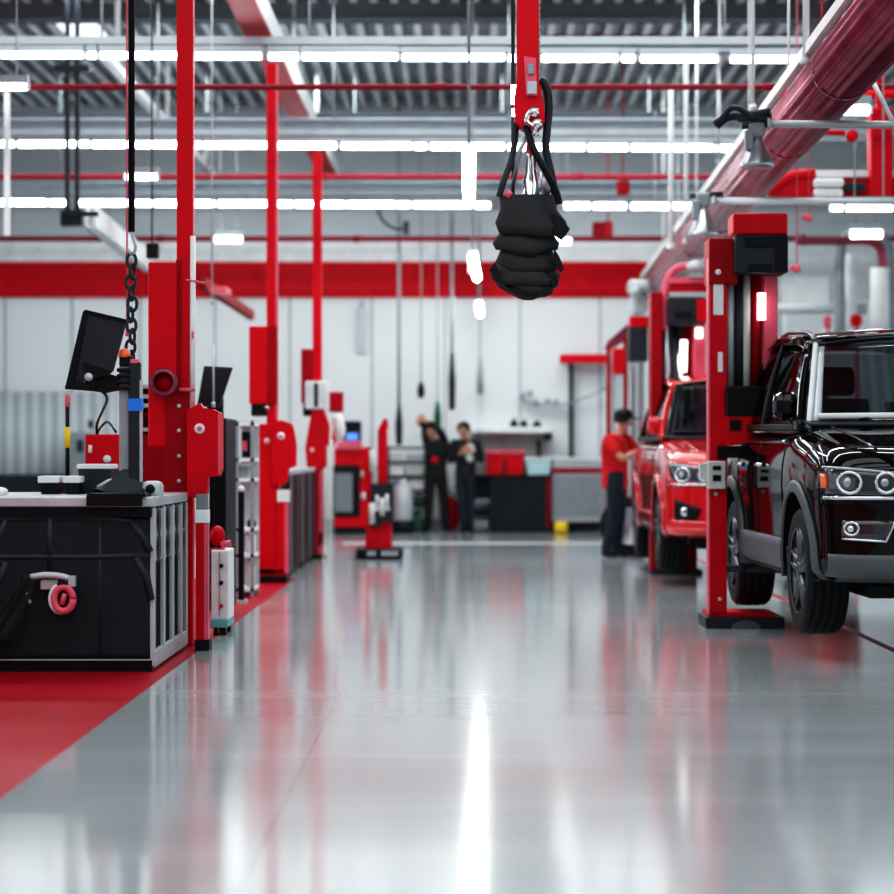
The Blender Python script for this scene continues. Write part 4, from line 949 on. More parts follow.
b = MB(); b.pprism([(726, 416), (757, 416), (752, 440), (738, 445), (726, 446)], L-.1, .3); cr = b.build('carriage', 'red', t)
b = MB(); b.pbox(730, 420, 741, 430, L-.115, .02); b.pbox(718, 446, 745, 458, L-.05, .2); b.build('carriage_slot', 'black', cr)
b = MB(); b.pbox(708, 461, 726, 489, L-.08, .1, .01); b.pprism([(700, 464), (708, 463), (708, 482), (700, 478)], L-.06, .08); lk = b.build('lock_block', 'offwhite', t)
b = MB(); b.pbox(713, 466, 721, 470, L-.09, .02); b.pbox(713, 475, 721, 481, L-.09, .02); b.build('lock_slot', 'black', lk)
b = MB(); b.lathe([(.001,0),(.014,0),(.014,.02),(.001,.02)], W(716, 494, L-.01), 'y', 10); b.lathe([(.001,0),(.014,0),(.014,.02),(.001,.02)], W(720, 599, L-.01), 'y', 10); b.build('bolt', 'offwhite', t)
b = MB(); b.box((W(705,0,L).x, L-.05, 0), (W(784,0,L).x, L+.45, .075), .006); bs = b.build('base_plate', 'dgrey', t)
b = MB(); b.box((W(709,0,L).x, L+.0, .075), (W(775,0,L).x, L+.40, .105), .004); b.build('base_foot', 'red', t)
b = MB(); c = Vector((W(745,0,L).x, L-.06, .0)); b.prism([c+Vector((.1*math.cos(a), 0, .055*math.sin(a))) for a in [PI*k/12 for k in range(13)]], (0, .02, 0)); b.build('base_boss', 'clad', bs)
# lift arm under the black car
b = MB(); b.prism([(1.75, L+.03, .38), (1.75, L+.12, .38), (2.5, L-.15, .38), (2.5, L-.27, .38)], (0, 0, .045)); b.build('lift_arm', 'dgrey', t)


L = 21.6
t = thing('lift_column', 'second right red lift column behind the red car', 'lift', (2.0, L, 0))
b = MB(); b.box((W(651,0,L).x, L, .03), (W(662,0,L).x, L+.3, W(0,292,L).z), .006); b.build('left_flange', 'red2', t)
b = MB(); b.box((W(694,0,L).x, L, .8), (W(706,0,L).x, L+.3, W(0,300,L).z), .006); b.build('right_flange', 'pink', t)
b = MB(); b.box((W(651,0,L).x, L+.27, .03), (W(700,0,L).x, L+.3, W(0,300,L).z)); b.build('web', 'red2', t)
for px, r, m in ((667, .035, 'steel'), (674, .03, 'dgrey'), (680, .035, 'chrome')):
    b = MB(); b.tube([W(px, 325, L+.1), W(px, 500, L+.1)], r, 12); b.build('cylinder', m, t)
b = MB(); b.tube([W(684, 340, L+.03), W(683, 372, L+.03)], .035, 12); b.tube([W(699, 328, L-.03), W(699, 338, L-.03)], .035, 12); b.build('work_light', 'worklamp', t)
b = MB(); b.pbox(669, 298, 706, 325, L-.14, .3, .015); pb = b.build('power_unit', 'dgrey', t)
b = MB(); b.pbox(675, 311, 692, 318, L-.15, .02, .01); b.build('unit_recess', 'black', pb)
b = MB(); b.pbox(697, 299, 709, 322, L-.16, .04); b.build('side_flash', 'red', t)
b = MB(); b.tube(curve_pts([W(664, 330, L+.1), W(665, 290, L+.1), W(672, 272, L+.1), (W(686, 266, L+.1)), W(702, 268, L+.1), W(710, 278, L+.1)], 30), .04, 10); b.pbox(668, 277, 712, 283, L+.05, .1); b.build('head_arch', 'pink', t)
b = MB(); b.pbox(668, 283, 712, 297, L+.1, .1); b.build('head_plate', 'red', t)
b = MB(); b.pbox(670, 292, 711, 297, L-.02, .2); b.build('head_shelf', 'lgrey', t)
b = MB(); b.lathe([(.09, 0), (.11, .06), (.06, .11), (.001, .12)], W(697, 272, L), 'z', 16); b.build('dome', 'lgrey', t)
b = MB(); b.box((W(651,0,L).x, L-.05, 0), (W(702,0,L).x, L+.4, .04)); b.build('base_plate', 'dgrey', t)

L = 26.0
t = thing('lift_column', 'far grey lift column with black box in front of red shirt worker', 'lift', (W(638,0,L).x, L, 0))
b = MB(); b.pbox(630, 316, 649, 327, L-.05, .3, .01); b.build('head_cover', 'red', t)
b = MB(); b.pbox(629, 326, 648, 361, L-.03, .3, .015); b.build('power_unit', 'dgrey', t)
for px, m, w in ((632, 'mgrey', 1.6), (637, 'lgrey', 2.0), (642.5, 'mgrey', 2.2)):
    b = MB(); b.box((W(px-w,0,L).x, L, .03), (W(px+w,0,L).x, L+.12, W(0,361,L).z)); b.build('post', m, t)
b = MB(); b.box((W(627,0,L).x, L-.1, 0), (W(650,0,L).x, L+.3, .04)); b.build('base_plate', 'dgrey', t)
b = MB(); b.box((W(632.5,0,L).x, L+.12, .03), (W(645,0,L).x, L+.18, 2.2)); b.build('backing', 'lgrey', t)

L = 29.5
t = thing('lift_column', 'farthest right red lift column beyond the grey post', 'lift', (W(620,0,L).x, L, 0))
b = MB(); b.box((W(607,0,L).x, L, 0), (W(611,0,L).x, L+.2, W(0,345,L).z)); b.box((W(624,0,L).x, L, 0), (W(628,0,L).x, L+.2, W(0,335,L).z)); b.build('flange', 'red2', t)
b = MB(); b.pbox(613, 348, 626, 374, L-.1, .2, .02); b.build('red_cover', 'red', t)
b = MB(); b.pprism([(604, 350), (608, 341), (630, 322), (630, 338), (614, 348)], L+.05, .1); b.build('head_arm', 'maroon', t)
for px, m in ((614, 'mgrey'), (619, 'lgrey')):
    b = MB(); b.box((W(px-1.2,0,L).x, L, 0), (W(px+1.2,0,L).x, L+.1, W(0,372,L).z)); b.build('post', m, t)

# ------------------------------------------------------------------ cars (nose toward the viewer, local x across, y back from the bumper, z up)
def lerp(a, b, t): return a+(b-a)*t
def interp(tab, y):
    if y <= tab[0][0]: return tab[0][1]
    for (a, va), (c, vc) in zip(tab, tab[1:]):
        if y <= c: return lerp(va, vc, (y-a)/(c-a))
    return tab[-1][1]
def eval_mesh(o):
    dg = bpy.context.evaluated_depsgraph_get(); dg.update()
    me = bpy.data.meshes.new_from_object(o.evaluated_get(dg)); return me

def make_car(loc, label, paint, s=(1, 1, 1), black=True, yaw=0.0):
    ox, oy, oz = loc; sx, sy, sz = s
    root = thing('car', label, 'car', loc)
    O = Vector(loc)
    def T(p): return Vector((ox+p[0]*sx, oy+p[1]*sy, oz+p[2]*sz))
    Wd = [(0,.30),(.01,.46),(.03,.60),(.07,.72),(.13,.82),(.22,.885),(.34,.915),(.6,.93),(1.2,.935),(3.6,.935),(4.1,.92),(4.4,.87),(4.55,.76),(4.62,.5)]
    Zt = [(0,.93),(.01,.98),(.03,1.02),(.07,1.05),(.13,1.075),(.22,1.095),(.34,1.115),(.6,1.155),(1.2,1.235),(1.6,1.22),(3.6,1.24),(4.3,1.2),(4.55,1.12),(4.62,1.0)]
    Zb = [(0,.42),(.03,.38),(.13,.35),(.34,.33),(.6,.30),(3.6,.30),(4.2,.36),(4.62,.48)]
    ys = [0,.01,.03,.07,.13,.22,.34,.45,.6,.8,1.0,1.2,1.35,1.7,2.1,2.6,3.1,3.6,3.9,4.1,4.3,4.45,4.55,4.62]
    def half(y):
        w = interp(Wd, y); zt = interp(Zt, y); zb = interp(Zb, y); h = zt-zb
        return [(0, zb), (w*.55, zb), (w*.93, zb+.01), (w*.985, zb+.07), (w*.975, zb+h*.28), (w*.985, zb+h*.48), (w*1.0, zb+h*.64), (w*.985, zb+h*.8), (w*.95, zb+h*.92), (w*.88, zt-.012), (w*.72, zt+.006), (w*.5, zt+.004), (w*.25, zt+.018), (0, zt+.02)]
    bm = MB(); rings = []
    for y in ys:
        hp = half(y); full = hp+[(-x, z) for x, z in reversed(hp[1:-1])]
        rings.append([bm.bm.verts.new(T((x, y, z))) for x, z in full])
    n_ = len(rings[0])
    for ra, rb in zip(rings, rings[1:]):
        for k in range(n_):
            f = bm._f([ra[k], ra[(k+1) % n_], rb[(k+1) % n_], rb[k]]); f.smooth = True
    for rr in (rings[0], rings[-1]):
        hN = len(half(0)); fr = rr
        for k in range(hN-1):
            a_, b_ = fr[k], fr[k+1]; c_, d_ = fr[(n_-k-1) % n_] if k+1 < hN else None, fr[(n_-k) % n_]
            q = []; [q.append(v) for v in (a_, b_, c_, d_) if v not in q]
            if len(q) > 2:
                f = bm._f(q); 
                if f: f.smooth = True
    body = bm.build('body', [paint, 'black'], root)
    md = body.modifiers.new('s', 'SUBSURF'); md.levels = 1; md.render_levels = 1
    # wheel openings
    cut = MB(); 
    for ay in (.92, 3.67):
        for sg in (-1, 1):
            cut.lathe([(.001, -.36), (.445, -.36), (.445, .36), (.001, .36)], T((sg*.92, ay, .40)), 'x', 40, smooth=False)
    co = cut.build('cutter', ['black', 'black'], None)
    for p_ in co.data.polygons: p_.material_index = 1
    bo = body.modifiers.new('b', 'BOOLEAN'); bo.operation = 'DIFFERENCE'; bo.object = co; bo.solver = 'EXACT'
    me = eval_mesh(body); body.modifiers.clear(); body.data = me
    bpy.data.objects.remove(co)
    tmp = bmesh.new(); tmp.from_mesh(me); bvh = BVHTree.FromBMesh(tmp); 
    off_body = O.copy()
    def hit_front(x, z, off=.006):
        p = T((x, -1, z))-off_body; h = bvh.ray_cast(p, Vector((0, 1, 0)))
        if h[0] is None: return None
        return h[0]+off_body+Vector((0, -off, 0))
    def hit_side(y, z, sg=-1, off=.006):
        p = T((sg*2, y, z))-off_body; h = bvh.ray_cast(p, Vector((-sg, 0, 0)))
        if h[0] is None or abs(h[0].x/sx) < .62: return T((sg*interp(Wd, y)*.985, y, z))+Vector((sg*off, 0, 0))
        return h[0]+off_body+Vector((sg*off, 0, 0))
    def hit_top(x, y, off=.006):
        p = T((x, y, 3))-off_body; h = bvh.ray_cast(p, Vector((0, 0, -1)))
        return (h[0] if h[0] is not None else p)+off_body+Vector((0, 0, off))
    def fpatch(name, corners, m, parent, off=.006, nu=10, nv=5, thick=.012):
        bl, br, tr, tl = corners; b = MB()
        def fn(u, v):
            x = lerp(lerp(bl[0], br[0], u), lerp(tl[0], tr[0], u), v); z = lerp(lerp(bl[1], br[1], u), lerp(tl[1], tr[1], u), v)
            h = hit_front(x, z, off)
            return h if h is not None else T((x, .3, z))
        b.grid(fn, nu, nv); return b.build(name, m, parent, thick=thick, recalc=False)
    def fring(x, z, rr, tube_r, off=.02):
        pts = [];
        for k in range(21):
            a_ = 2*PI*k/20; h = hit_front(x+rr*math.cos(a_), z+rr*math.sin(a_), off)
            if h is None: h = T((x, .25, z))
            pts.append(h)
        b = MB(); b.tube(pts, tube_r, 8, caps=False); return b
    def fbar(name, pts, r, m, parent, off=.01):
        P_ = []
        for (x0, z0), (x1, z1) in zip(pts, pts[1:]):
            for k in range(7): 
                h = hit_front(lerp(x0, x1, k/6), lerp(z0, z1, k/6), off)
                if h is not None: P_.append(h)
        b = MB(); b.tube(P_, r, 8); return b.build(name, m, parent)
    # --- cladding: sills, arches, bumper skirt
    for sg in (-1, 1):
        b = MB(); b.grid(lambda u, v: hit_side(lerp(1.39, 3.2, u), lerp(.32, .55, v), sg, .014), 24, 4); b.build('sill_cladding', 'clad' if black else paint, root, thick=.015, recalc=False)
        for ay in (.92, 3.67):
            b = MB()
            def arch(u, v):
                a_ = lerp(-.10, PI+.10, u); r_ = lerp(.438, .505, v)
                y_ = ay+r_*math.cos(a_)/sy; z_ = .40+r_*math.sin(a_)
                rr = max(.45, r_); h = hit_side(ay+rr*1.02*math.cos(a_)/sy, max(.40+rr*1.02*math.sin(a_), .36), sg, .02*(1-v*.6))
                q = T((0, y_, z_)); q.x = h.x; return q
            b.grid(arch, 30, 3); b.build('wheel_arch_trim', 'clad' if black else paint, root, thick=.02, recalc=False)
        # shut lines and door handles
        b = MB()
        for yy in (1.45, 2.5, 3.4):
            b.tube([hit_side(yy+(0 if yy < 3 else -.12*(1-k/8)), lerp(.5, 1.14, k/8), sg, .001) for k in range(9)], .005, 5)
        b.tube([hit_side(lerp(1.45, 3.4, k/12), .5, sg, .001) for k in range(13)], .005, 5)
        b.build('shut_line', 'black', root)
        for yy in (2.32, 3.22):
            b = MB(); P_ = [hit_side(yy+(k-3)*.03, .99, sg, .03 if 0 < k < 6 else .004) for k in range(7)]; b.tube(P_, .013, 8); b.build('door_handle', paint if not black else 'chrome', root)
        b = MB(); b.tube([hit_side(lerp(1.5, 3.9, k/20), 1.135, sg, .008) for k in range(21)], .010, 6); b.build('belt_trim', 'chrome', root)
    fpatch('lower_bumper_skirt', [(-.90, .345), (.90, .345), (.905, .50), (-.905, .50)], 'clad' if black else paint, root, .012, 34, 5, .02)
    # --- grille, headlights, fog lights
    g = fpatch('grille', [(-.40, .66), (.40, .66), (.44, .95), (-.44, .95)], 'black', root, .006, 16, 5)
    b = MB()
    for k in range(5):
        z_ = .69+k*.055; b.tube([hit_front(lerp(-.4, .4, q/12), z_, .02) or T((0,0,z_)) for q in range(13)], .012, 6)
    b.build('grille_bar', 'chrome' if black else 'dgrey', g)
    b = MB(); b.lathe([(.001, -.02), (.07, -.02), (.07, .0), (.001, .0)], hit_front(0, .83, .02), 'y', 20); b.build('badge', 'chrome', g)
    fpatch('lower_grille', [(-.45, .53), (.45, .53), (.42, .62), (-.42, .62)], 'black', root, .008, 14, 3)
    for sg in (-1, 1):
        if black:
            cor = [(sg*.875, .835), (sg*.46, .83), (sg*.45, .945), (sg*.87, .985)]
        else:
            cor = [(sg*.86, .86), (sg*.46, .82), (sg*.45, .93), (sg*.88, 1.02)]
        hl = fpatch('headlight', cor, 'lens', root, .010, 14, 5)
        fbar('bezel', [(sg*.885, .815), (sg*.45, .815), (sg*.44, .795)], .013, 'chrome', hl, .014)
        fbar('upper_bezel', [(sg*.88, .985), (sg*.70, .972), (sg*.45, .948)], .008, 'steel', hl, .014)
        for x_, rr in ((.765, .058), (.575, .055)):
            fring(sg*x_, .90, rr, .010, .02).build('lamp_ring', 'chrome', hl)
            b = MB(); h = hit_front(sg*x_, .90, .0); b.ball(h, .034, 14, (1, .6, 1)); b.build('projector', 'glass' if False else 'steel', hl)
        if black: fpatch('turn_signal', [(sg*.893, .87), (sg*.872, .87), (sg*.872, .945), (sg*.891, .95)], 'orange', hl, .016, 3, 3)
        if black:
            fg = fpatch('fog_light', [(sg*.80, .60), (sg*.56, .585), (sg*.53, .69), (sg*.80, .69)], 'lens', root, .008, 10, 4)
            fring(sg*.755, .645, .036, .008, .015).build('fog_ring', 'chrome', fg)
            b = MB(); b.ball(hit_front(sg*.755, .645, .0), .024); b.build('fog_bulb', 'chrome', fg); b = MB(); b.ball(hit_front(sg*.63, .64, -.005), .024, 12, (1.6, .6, 1)); b.build('fog_reflector', 'chrome', fg)
            fbar('fog_bezel', [(sg*.80, .588), (sg*.575, .575), (sg*.525, .69)], .008, 'chrome', fg, .012)
        else:
            fg = fpatch('fog_light', [(sg*.83, .50), (sg*.66, .48), (sg*.60, .60), (sg*.83, .68)], 'black', root, .012, 8, 5)
            b = MB(); b.ball(hit_front(sg*.74, .575, .01), .045, 14, (1, .4, 1)); b.build('fog_bulb', 'chrome', fg)
    if not black:
        fpatch('lower_lip', [(-.88, .36), (.88, .36), (.90, .43), (-.90, .43)], paint, root, .025, 30, 3, .02)
    # hood creases, badge strip
    b = MB()
    for sg in (-1, 1): b.tube([hit_top(sg*lerp(.60, .70, k/14), lerp(.16, 1.15, k/14), .001) for k in range(15)], .007, 6)
    b.tube([hit_top(lerp(-.78, .78, k/24), .155+.12*abs(lerp(-1, 1, k/24))**3, .0) for k in range(25)], .005, 5)
    b.build('hood_crease', paint, root)
    # --- greenhouse
    def rail(t):   # roof edge
        return Vector((interp([(0,.665),(.2,.69),(.6,.69),(1,.63)], t), interp([(0,1.95),(.2,2.3),(.6,3.2),(1,4.2)], t), interp([(0,1.735),(.15,1.79),(.5,1.82),(1,1.745)], t)))
    def belt(t):
        return Vector((interp([(0,.85),(.3,.88),(.8,.875),(1,.80)], t), interp([(0,1.22),(1,4.42)], t), interp([(0,1.20),(1,1.225)], t)))
    def side(t, v, sg, o=0.0):
        p = belt(t).lerp(rail(t), v); p.x += .02*math.sin(PI*v)+o; p.x *= sg; return T(p)
    def strip_(name, t0, t1, v0, v1, m, o=0.0, th=.02, par=None, nu=8):
        out = []
        for sg in (-1, 1):
            b = MB(); b.grid(lambda u, v: side(lerp(t0, t1, u), lerp(v0, v1, v), sg, o), nu, 6); out.append(b.build(name, m, par or root, thick=th, recalc=False))
        return out
    strip_('a_pillar', 0, .045, 0, 1, paint, 0, .05)
    strip_('roof_frame', 0, 1, .93, 1.0, paint, 0, .05, nu=20)
    strip_('belt_frame', 0, 1, 0, .06, 'black', 0, .04, nu=20)
    strip_('b_pillar', .40, .43, 0, 1, 'black', .0, .03)
    strip_('c_pillar', .70, .74, 0, 1, 'black', .0, .03)
    strip_('d_pillar', .93, 1, 0, 1, paint, .0, .05)
    strip_('side_window', .045, .40, .05, .94, 'sideglass', -.008, .005)
    strip_('side_window', .43, .70, .05, .94, 'sideglass', -.008, .005)
    strip_('quarter_window', .74, .93, .05, .94, 'sideglass', -.008, .005)
    strip_('window_trim', .02, .95, .935, .955, 'chrome' if black else 'black', .012, .012, nu=20)
    def roof(u, v):
        x = lerp(-1, 1, u); p = rail(v); cr = .055*(1-x*x)
        return T((x*p.x, p.y-.05*(1-x*x)*(1-v)+.05*(1-x*x)*v, p.z+cr))
    b = MB(); b.grid(roof, 16, 16); b.build('roof', paint, root, thick=.03, recalc=False)
    def ws(u, v, o=0.0):
        x = lerp(-1, 1, u); a_ = belt(0); c_ = rail(0)
        return T((x*lerp(a_.x-.01, c_.x, v), lerp(a_.y, c_.y, v)-(.14-.09*v)*(1-x*x)-o, lerp(a_.z+.02, c_.z, v)+.055*v*(1-x*x)+o*.6))
    b = MB(); b.grid(ws, 20, 10); wsn = b.build('windscreen', 'glass', root, thick=.005, recalc=False)
    fr_ = MB()
    fr_.tube([ws(.02, k/10, .01) for k in range(11)], .017, 8); fr_.build('windscreen_side_trim', 'white' if black else 'black', wsn)
    fr_ = MB(); fr_.tube([ws(.98, k/10, .01) for k in range(11)], .017, 8); fr_.build('windscreen_side_trim', 'white' if black else 'black', wsn)
    b = MB(); b.tube([ws(k/20, .085, .03) for k in range(1, 20)], .02, 8); b.build('windscreen_lower_trim', 'white' if black else 'black', wsn)
    for u0, u1 in ((.03, .062), (.938, .97)):
        b = MB(); b.grid(lambda u, v: ws(lerp(u0, u1, u), lerp(.04, .97, v), .006), 2, 10); b.build('windscreen_edge_band', 'lgrey' if black else 'black', wsn, thick=.003, recalc=False)
    b = MB(); b.tube([ws(k/20, .985, .01) for k in range(1, 20)], .012, 8); b.build('windscreen_upper_trim', 'black', wsn)
    b = MB(); b.grid(lambda u, v: T((lerp(-1, 1, u)*lerp(.80, .84, v), 1.22-(.14)*(1-(2*u-1)**2)-.10+.12*v, 1.225+.03*v)), 16, 2); b.build('cowl', 'black', root, thick=.01, recalc=False)
    b = MB()
    for x0, x1 in ((-.62, .05), (.02, .66)):
        b.tube([ws((lerp(x0, x1, k/8)+1)/2, .05+.05*math.sin(PI*k/8), .025) for k in range(9)], .009, 6)
        b.tube([ws((x1+1)/2*.99, .0, .02), ws((lerp(x0, x1, .6)+1)/2, .1, .03)], .011, 6)
    b.build('wiper', 'black', root)
    b = MB(); b.grid(lambda u, v: T((lerp(-1, 1, u)*lerp(.74, .62, v), lerp(4.46, 4.22, v)+.05*(1-(2*u-1)**2), lerp(1.22, 1.74, v)+.04*v*(1-(2*u-1)**2))), 12, 5); b.build('rear_window', 'glass', root, thick=.005, recalc=False)
    # roof rails and antenna
    for sg in (-1, 1):
        P_ = [T((sg*(rail(t_).x-.05), rail(t_).y, rail(t_).z+.025+.022*math.sin(PI*min(1, max(0, (t_-.05)/.85)))**.3)) for t_ in [.05+.85*k/14 for k in range(15)]]
        b = MB(); b.tube(P_, .015, 8); b.build('roof_rail', 'steel' if black else 'black', root)
    # mirrors
    for sg in (-1, 1):
        b = MB(); c_ = T((sg*.895, 1.52, 1.345)); 
        prof_ = []
        b.box((c_.x-.075*sx, c_.y-.045, c_.z-.085), (c_.x+.075*sx, c_.y+.07, c_.z+.09), .05); b.tube([T((sg*.83, 1.5, 1.24)), T((sg*.88, 1.52, 1.29))], .028, 8)
        mr = b.build('door_mirror', paint, root)
        b = MB(); b.box((c_.x-.062*sx, c_.y+.068, c_.z-.06), (c_.x+.062*sx, c_.y+.074, c_.z+.07), .003); b.build('mirror_glass', 'chrome', mr)
    # interior
    def seat(x, y):
        b = MB(); b.box(T((x-.25, y, .62)), T((x+.25, y+.5, .92)), .06); b.prism([T((x-.25, y+.45, .9)), T((x+.25, y+.45, .9)), T((x+.21, y+.60, 1.42)), T((x-.21, y+.60, 1.42))], (0, .12, 0))
        b.box(T((x-.13, y+.60, 1.44)), T((x+.13, y+.70, 1.63)), .05); b.tube([T((x-.06, y+.65, 1.40)), T((x-.06, y+.65, 1.46))], .01, 6); return b.build('seat', 'clad' if black else 'black', root)
    seat(-.38, 2.05); seat(.38, 2.05); seat(-.38, 3.05); seat(.38, 3.05)
    b = MB(); b.box(T((-.80, 1.32, 1.0)), T((.80, 1.72, 1.22)), .05); b.build('dashboard', 'black', root)
    b = MB(); c_ = T((.38, 1.86, 1.2)); b.tube([c_+Vector((.18*math.cos(a_), .05*math.sin(a_), .17*math.sin(a_))) for a_ in [2*PI*k/20 for k in range(21)]], .014, 6); b.build('steering_wheel', 'black', root)
    b = MB(); b.box(T((-.1, 1.99, 1.62)), T((.1, 2.02, 1.68)), .012); b.build('rear_view_mirror', 'black', root)
    # underside
    b = MB(); b.box(T((-.62, .35, .24)), T((.62, 1.5, .34)), .03); b.box(T((-.5, 1.4, .26)), T((.5, 4.2, .34)), .03); b.tube([T((-.62, .9, .33)), T((.62, .9, .33))], .035, 8); b.tube([T((-.62, 3.67, .33)), T((.62, 3.67, .33))], .04, 8); b.build('underbody', 'black', root)
    b = MB(); b.box(T((-.3, 4.6, .55)), T((.3, 4.66, .66)), .01); b.build('number_plate', 'white', root)
    for sg in (-1, 1):
        b = MB(); b.box(T((sg*.72, 4.42, .85)), T((sg*.86, 4.56, 1.12)), .03); b.build('tail_light', 'red2', root)
    # wheels
    R = .375
    for ay in (.92, 3.67):
        for sg in (-1, 1):
            cx = sg*.80; c_ = T((cx, ay, R)); w2 = .122
            prof_ = [(.245, -w2*.95), (.30, -w2), (.345, -w2*.97), (.362, -w2*.82)]
            for g0 in (-.62, -.2, .2, .62):
                prof_ += [(.373-.006*abs(g0), w2*(g0-.12)), (.360, w2*(g0-.10)), (.360, w2*(g0+.02)), (.373-.006*abs(g0), w2*(g0+.04))]
            prof_ += [(.362, w2*.82), (.345, w2*.97), (.30, w2), (.245, w2*.95), (.235, 0)]
            b = MB(); b.lathe([(r_, h_) for r_, h_ in prof_]+[prof_[0]], c_, 'x', 56, ring=True); tire = b.build('wheel', 'rubber', root)
            fx = sg*(w2-.02)
            b = MB(); b.lathe([(.246, sg*w2*.96), (.252, sg*w2*1.0), (.24, sg*w2*.8), (.225, -sg*.02), (.225, -sg*w2*.9), (.235, -sg*w2*.9), (.24, -sg*.02), (.246, sg*w2*.96)], c_, 'x', 40, ring=True)
            b.build('rim', 'rim', tire)
            b = MB()
            for k in range(5):
                for da in (-.16, .16):
                    a_ = 2*PI*k/5+.3
                    p0 = c_+Vector((fx-sg*.01, .045*math.cos(a_+da*2), .045*math.sin(a_+da*2))); p1 = c_+Vector((fx, .238*math.cos(a_+da), .238*math.sin(a_+da)))
                    b.tube([p0, p1], [.026, .016], 8)
            b.lathe([(.001, -.03), (.06, -.03), (.055, .012), (.03, .02), (.001, .02)] if sg > 0 else [(.001, -.02), (.03, -.02), (.055, -.012), (.06, .03), (.001, .03)], c_+Vector((fx, 0, 0)), 'x', 18)
            b.build('spoke', 'rim', tire)
            b = MB(); b.lathe([(.001, -.01), (.15, -.01), (.15, .01), (.001, .01)], c_+Vector((sg*.02, 0, 0)), 'x', 24); b.build('brake_disc', 'grey', tire)
    tmp.free()
    root.rotation_euler = (0, 0, yaw)
    return root
make_car((2.90, 12.15, .13), 'glossy black sport utility car raised slightly on the lift', 'paintblack', (1, .87, 1.0), True, .036)
make_car((2.65, 19.2, .10), 'glossy red car raised behind the nearest right lift column', 'paintred', (.97, .95, 1.0), False)

# ------------------------------------------------------------------ people
def skin_mesh(name, chains, m, parent=None, sub=2, root_i=0):
    """chains: list of (list of (point, radius), attach) where attach = (chain, index) or None"""
    bm = bmesh.new(); lay = bm.verts.layers.skin.verify(); store = []
    for pts, att in chains:
        vs = []
        prev = store[att[0]][att[1]] if att else None
        for p, r in pts:
            v = bm.verts.new(Vector(p)); v[lay].radius = (r, r) if not isinstance(r, tuple) else r
            if prev: bm.edges.new((prev, v))
            prev = v; vs.append(v)
        store.append(vs)
    store[0][root_i][lay].use_root = True
    me = bpy.data.meshes.new(name); bm.to_mesh(me); bm.free()
    o = bpy.data.objects.new(name, me); C.objects.link(o)
    a = o.modifiers.new('k', 'SKIN'); a.use_smooth_shade = True
    b_ = o.modifiers.new('s', 'SUBSURF'); b_.levels = sub; b_.render_levels = sub
    me2 = eval_mesh(o); o.modifiers.clear(); o.data = me2
    for p in me2.polygons: p.use_smooth = True
    off = Vector((0, 0, 0)); q = parent
    while q is not None: off += q.location; q = q.parent
    me2.transform(Matrix.Translation(-off)); me2.materials.clear(); me2.materials.append(M[m]); o.parent = parent
    return o

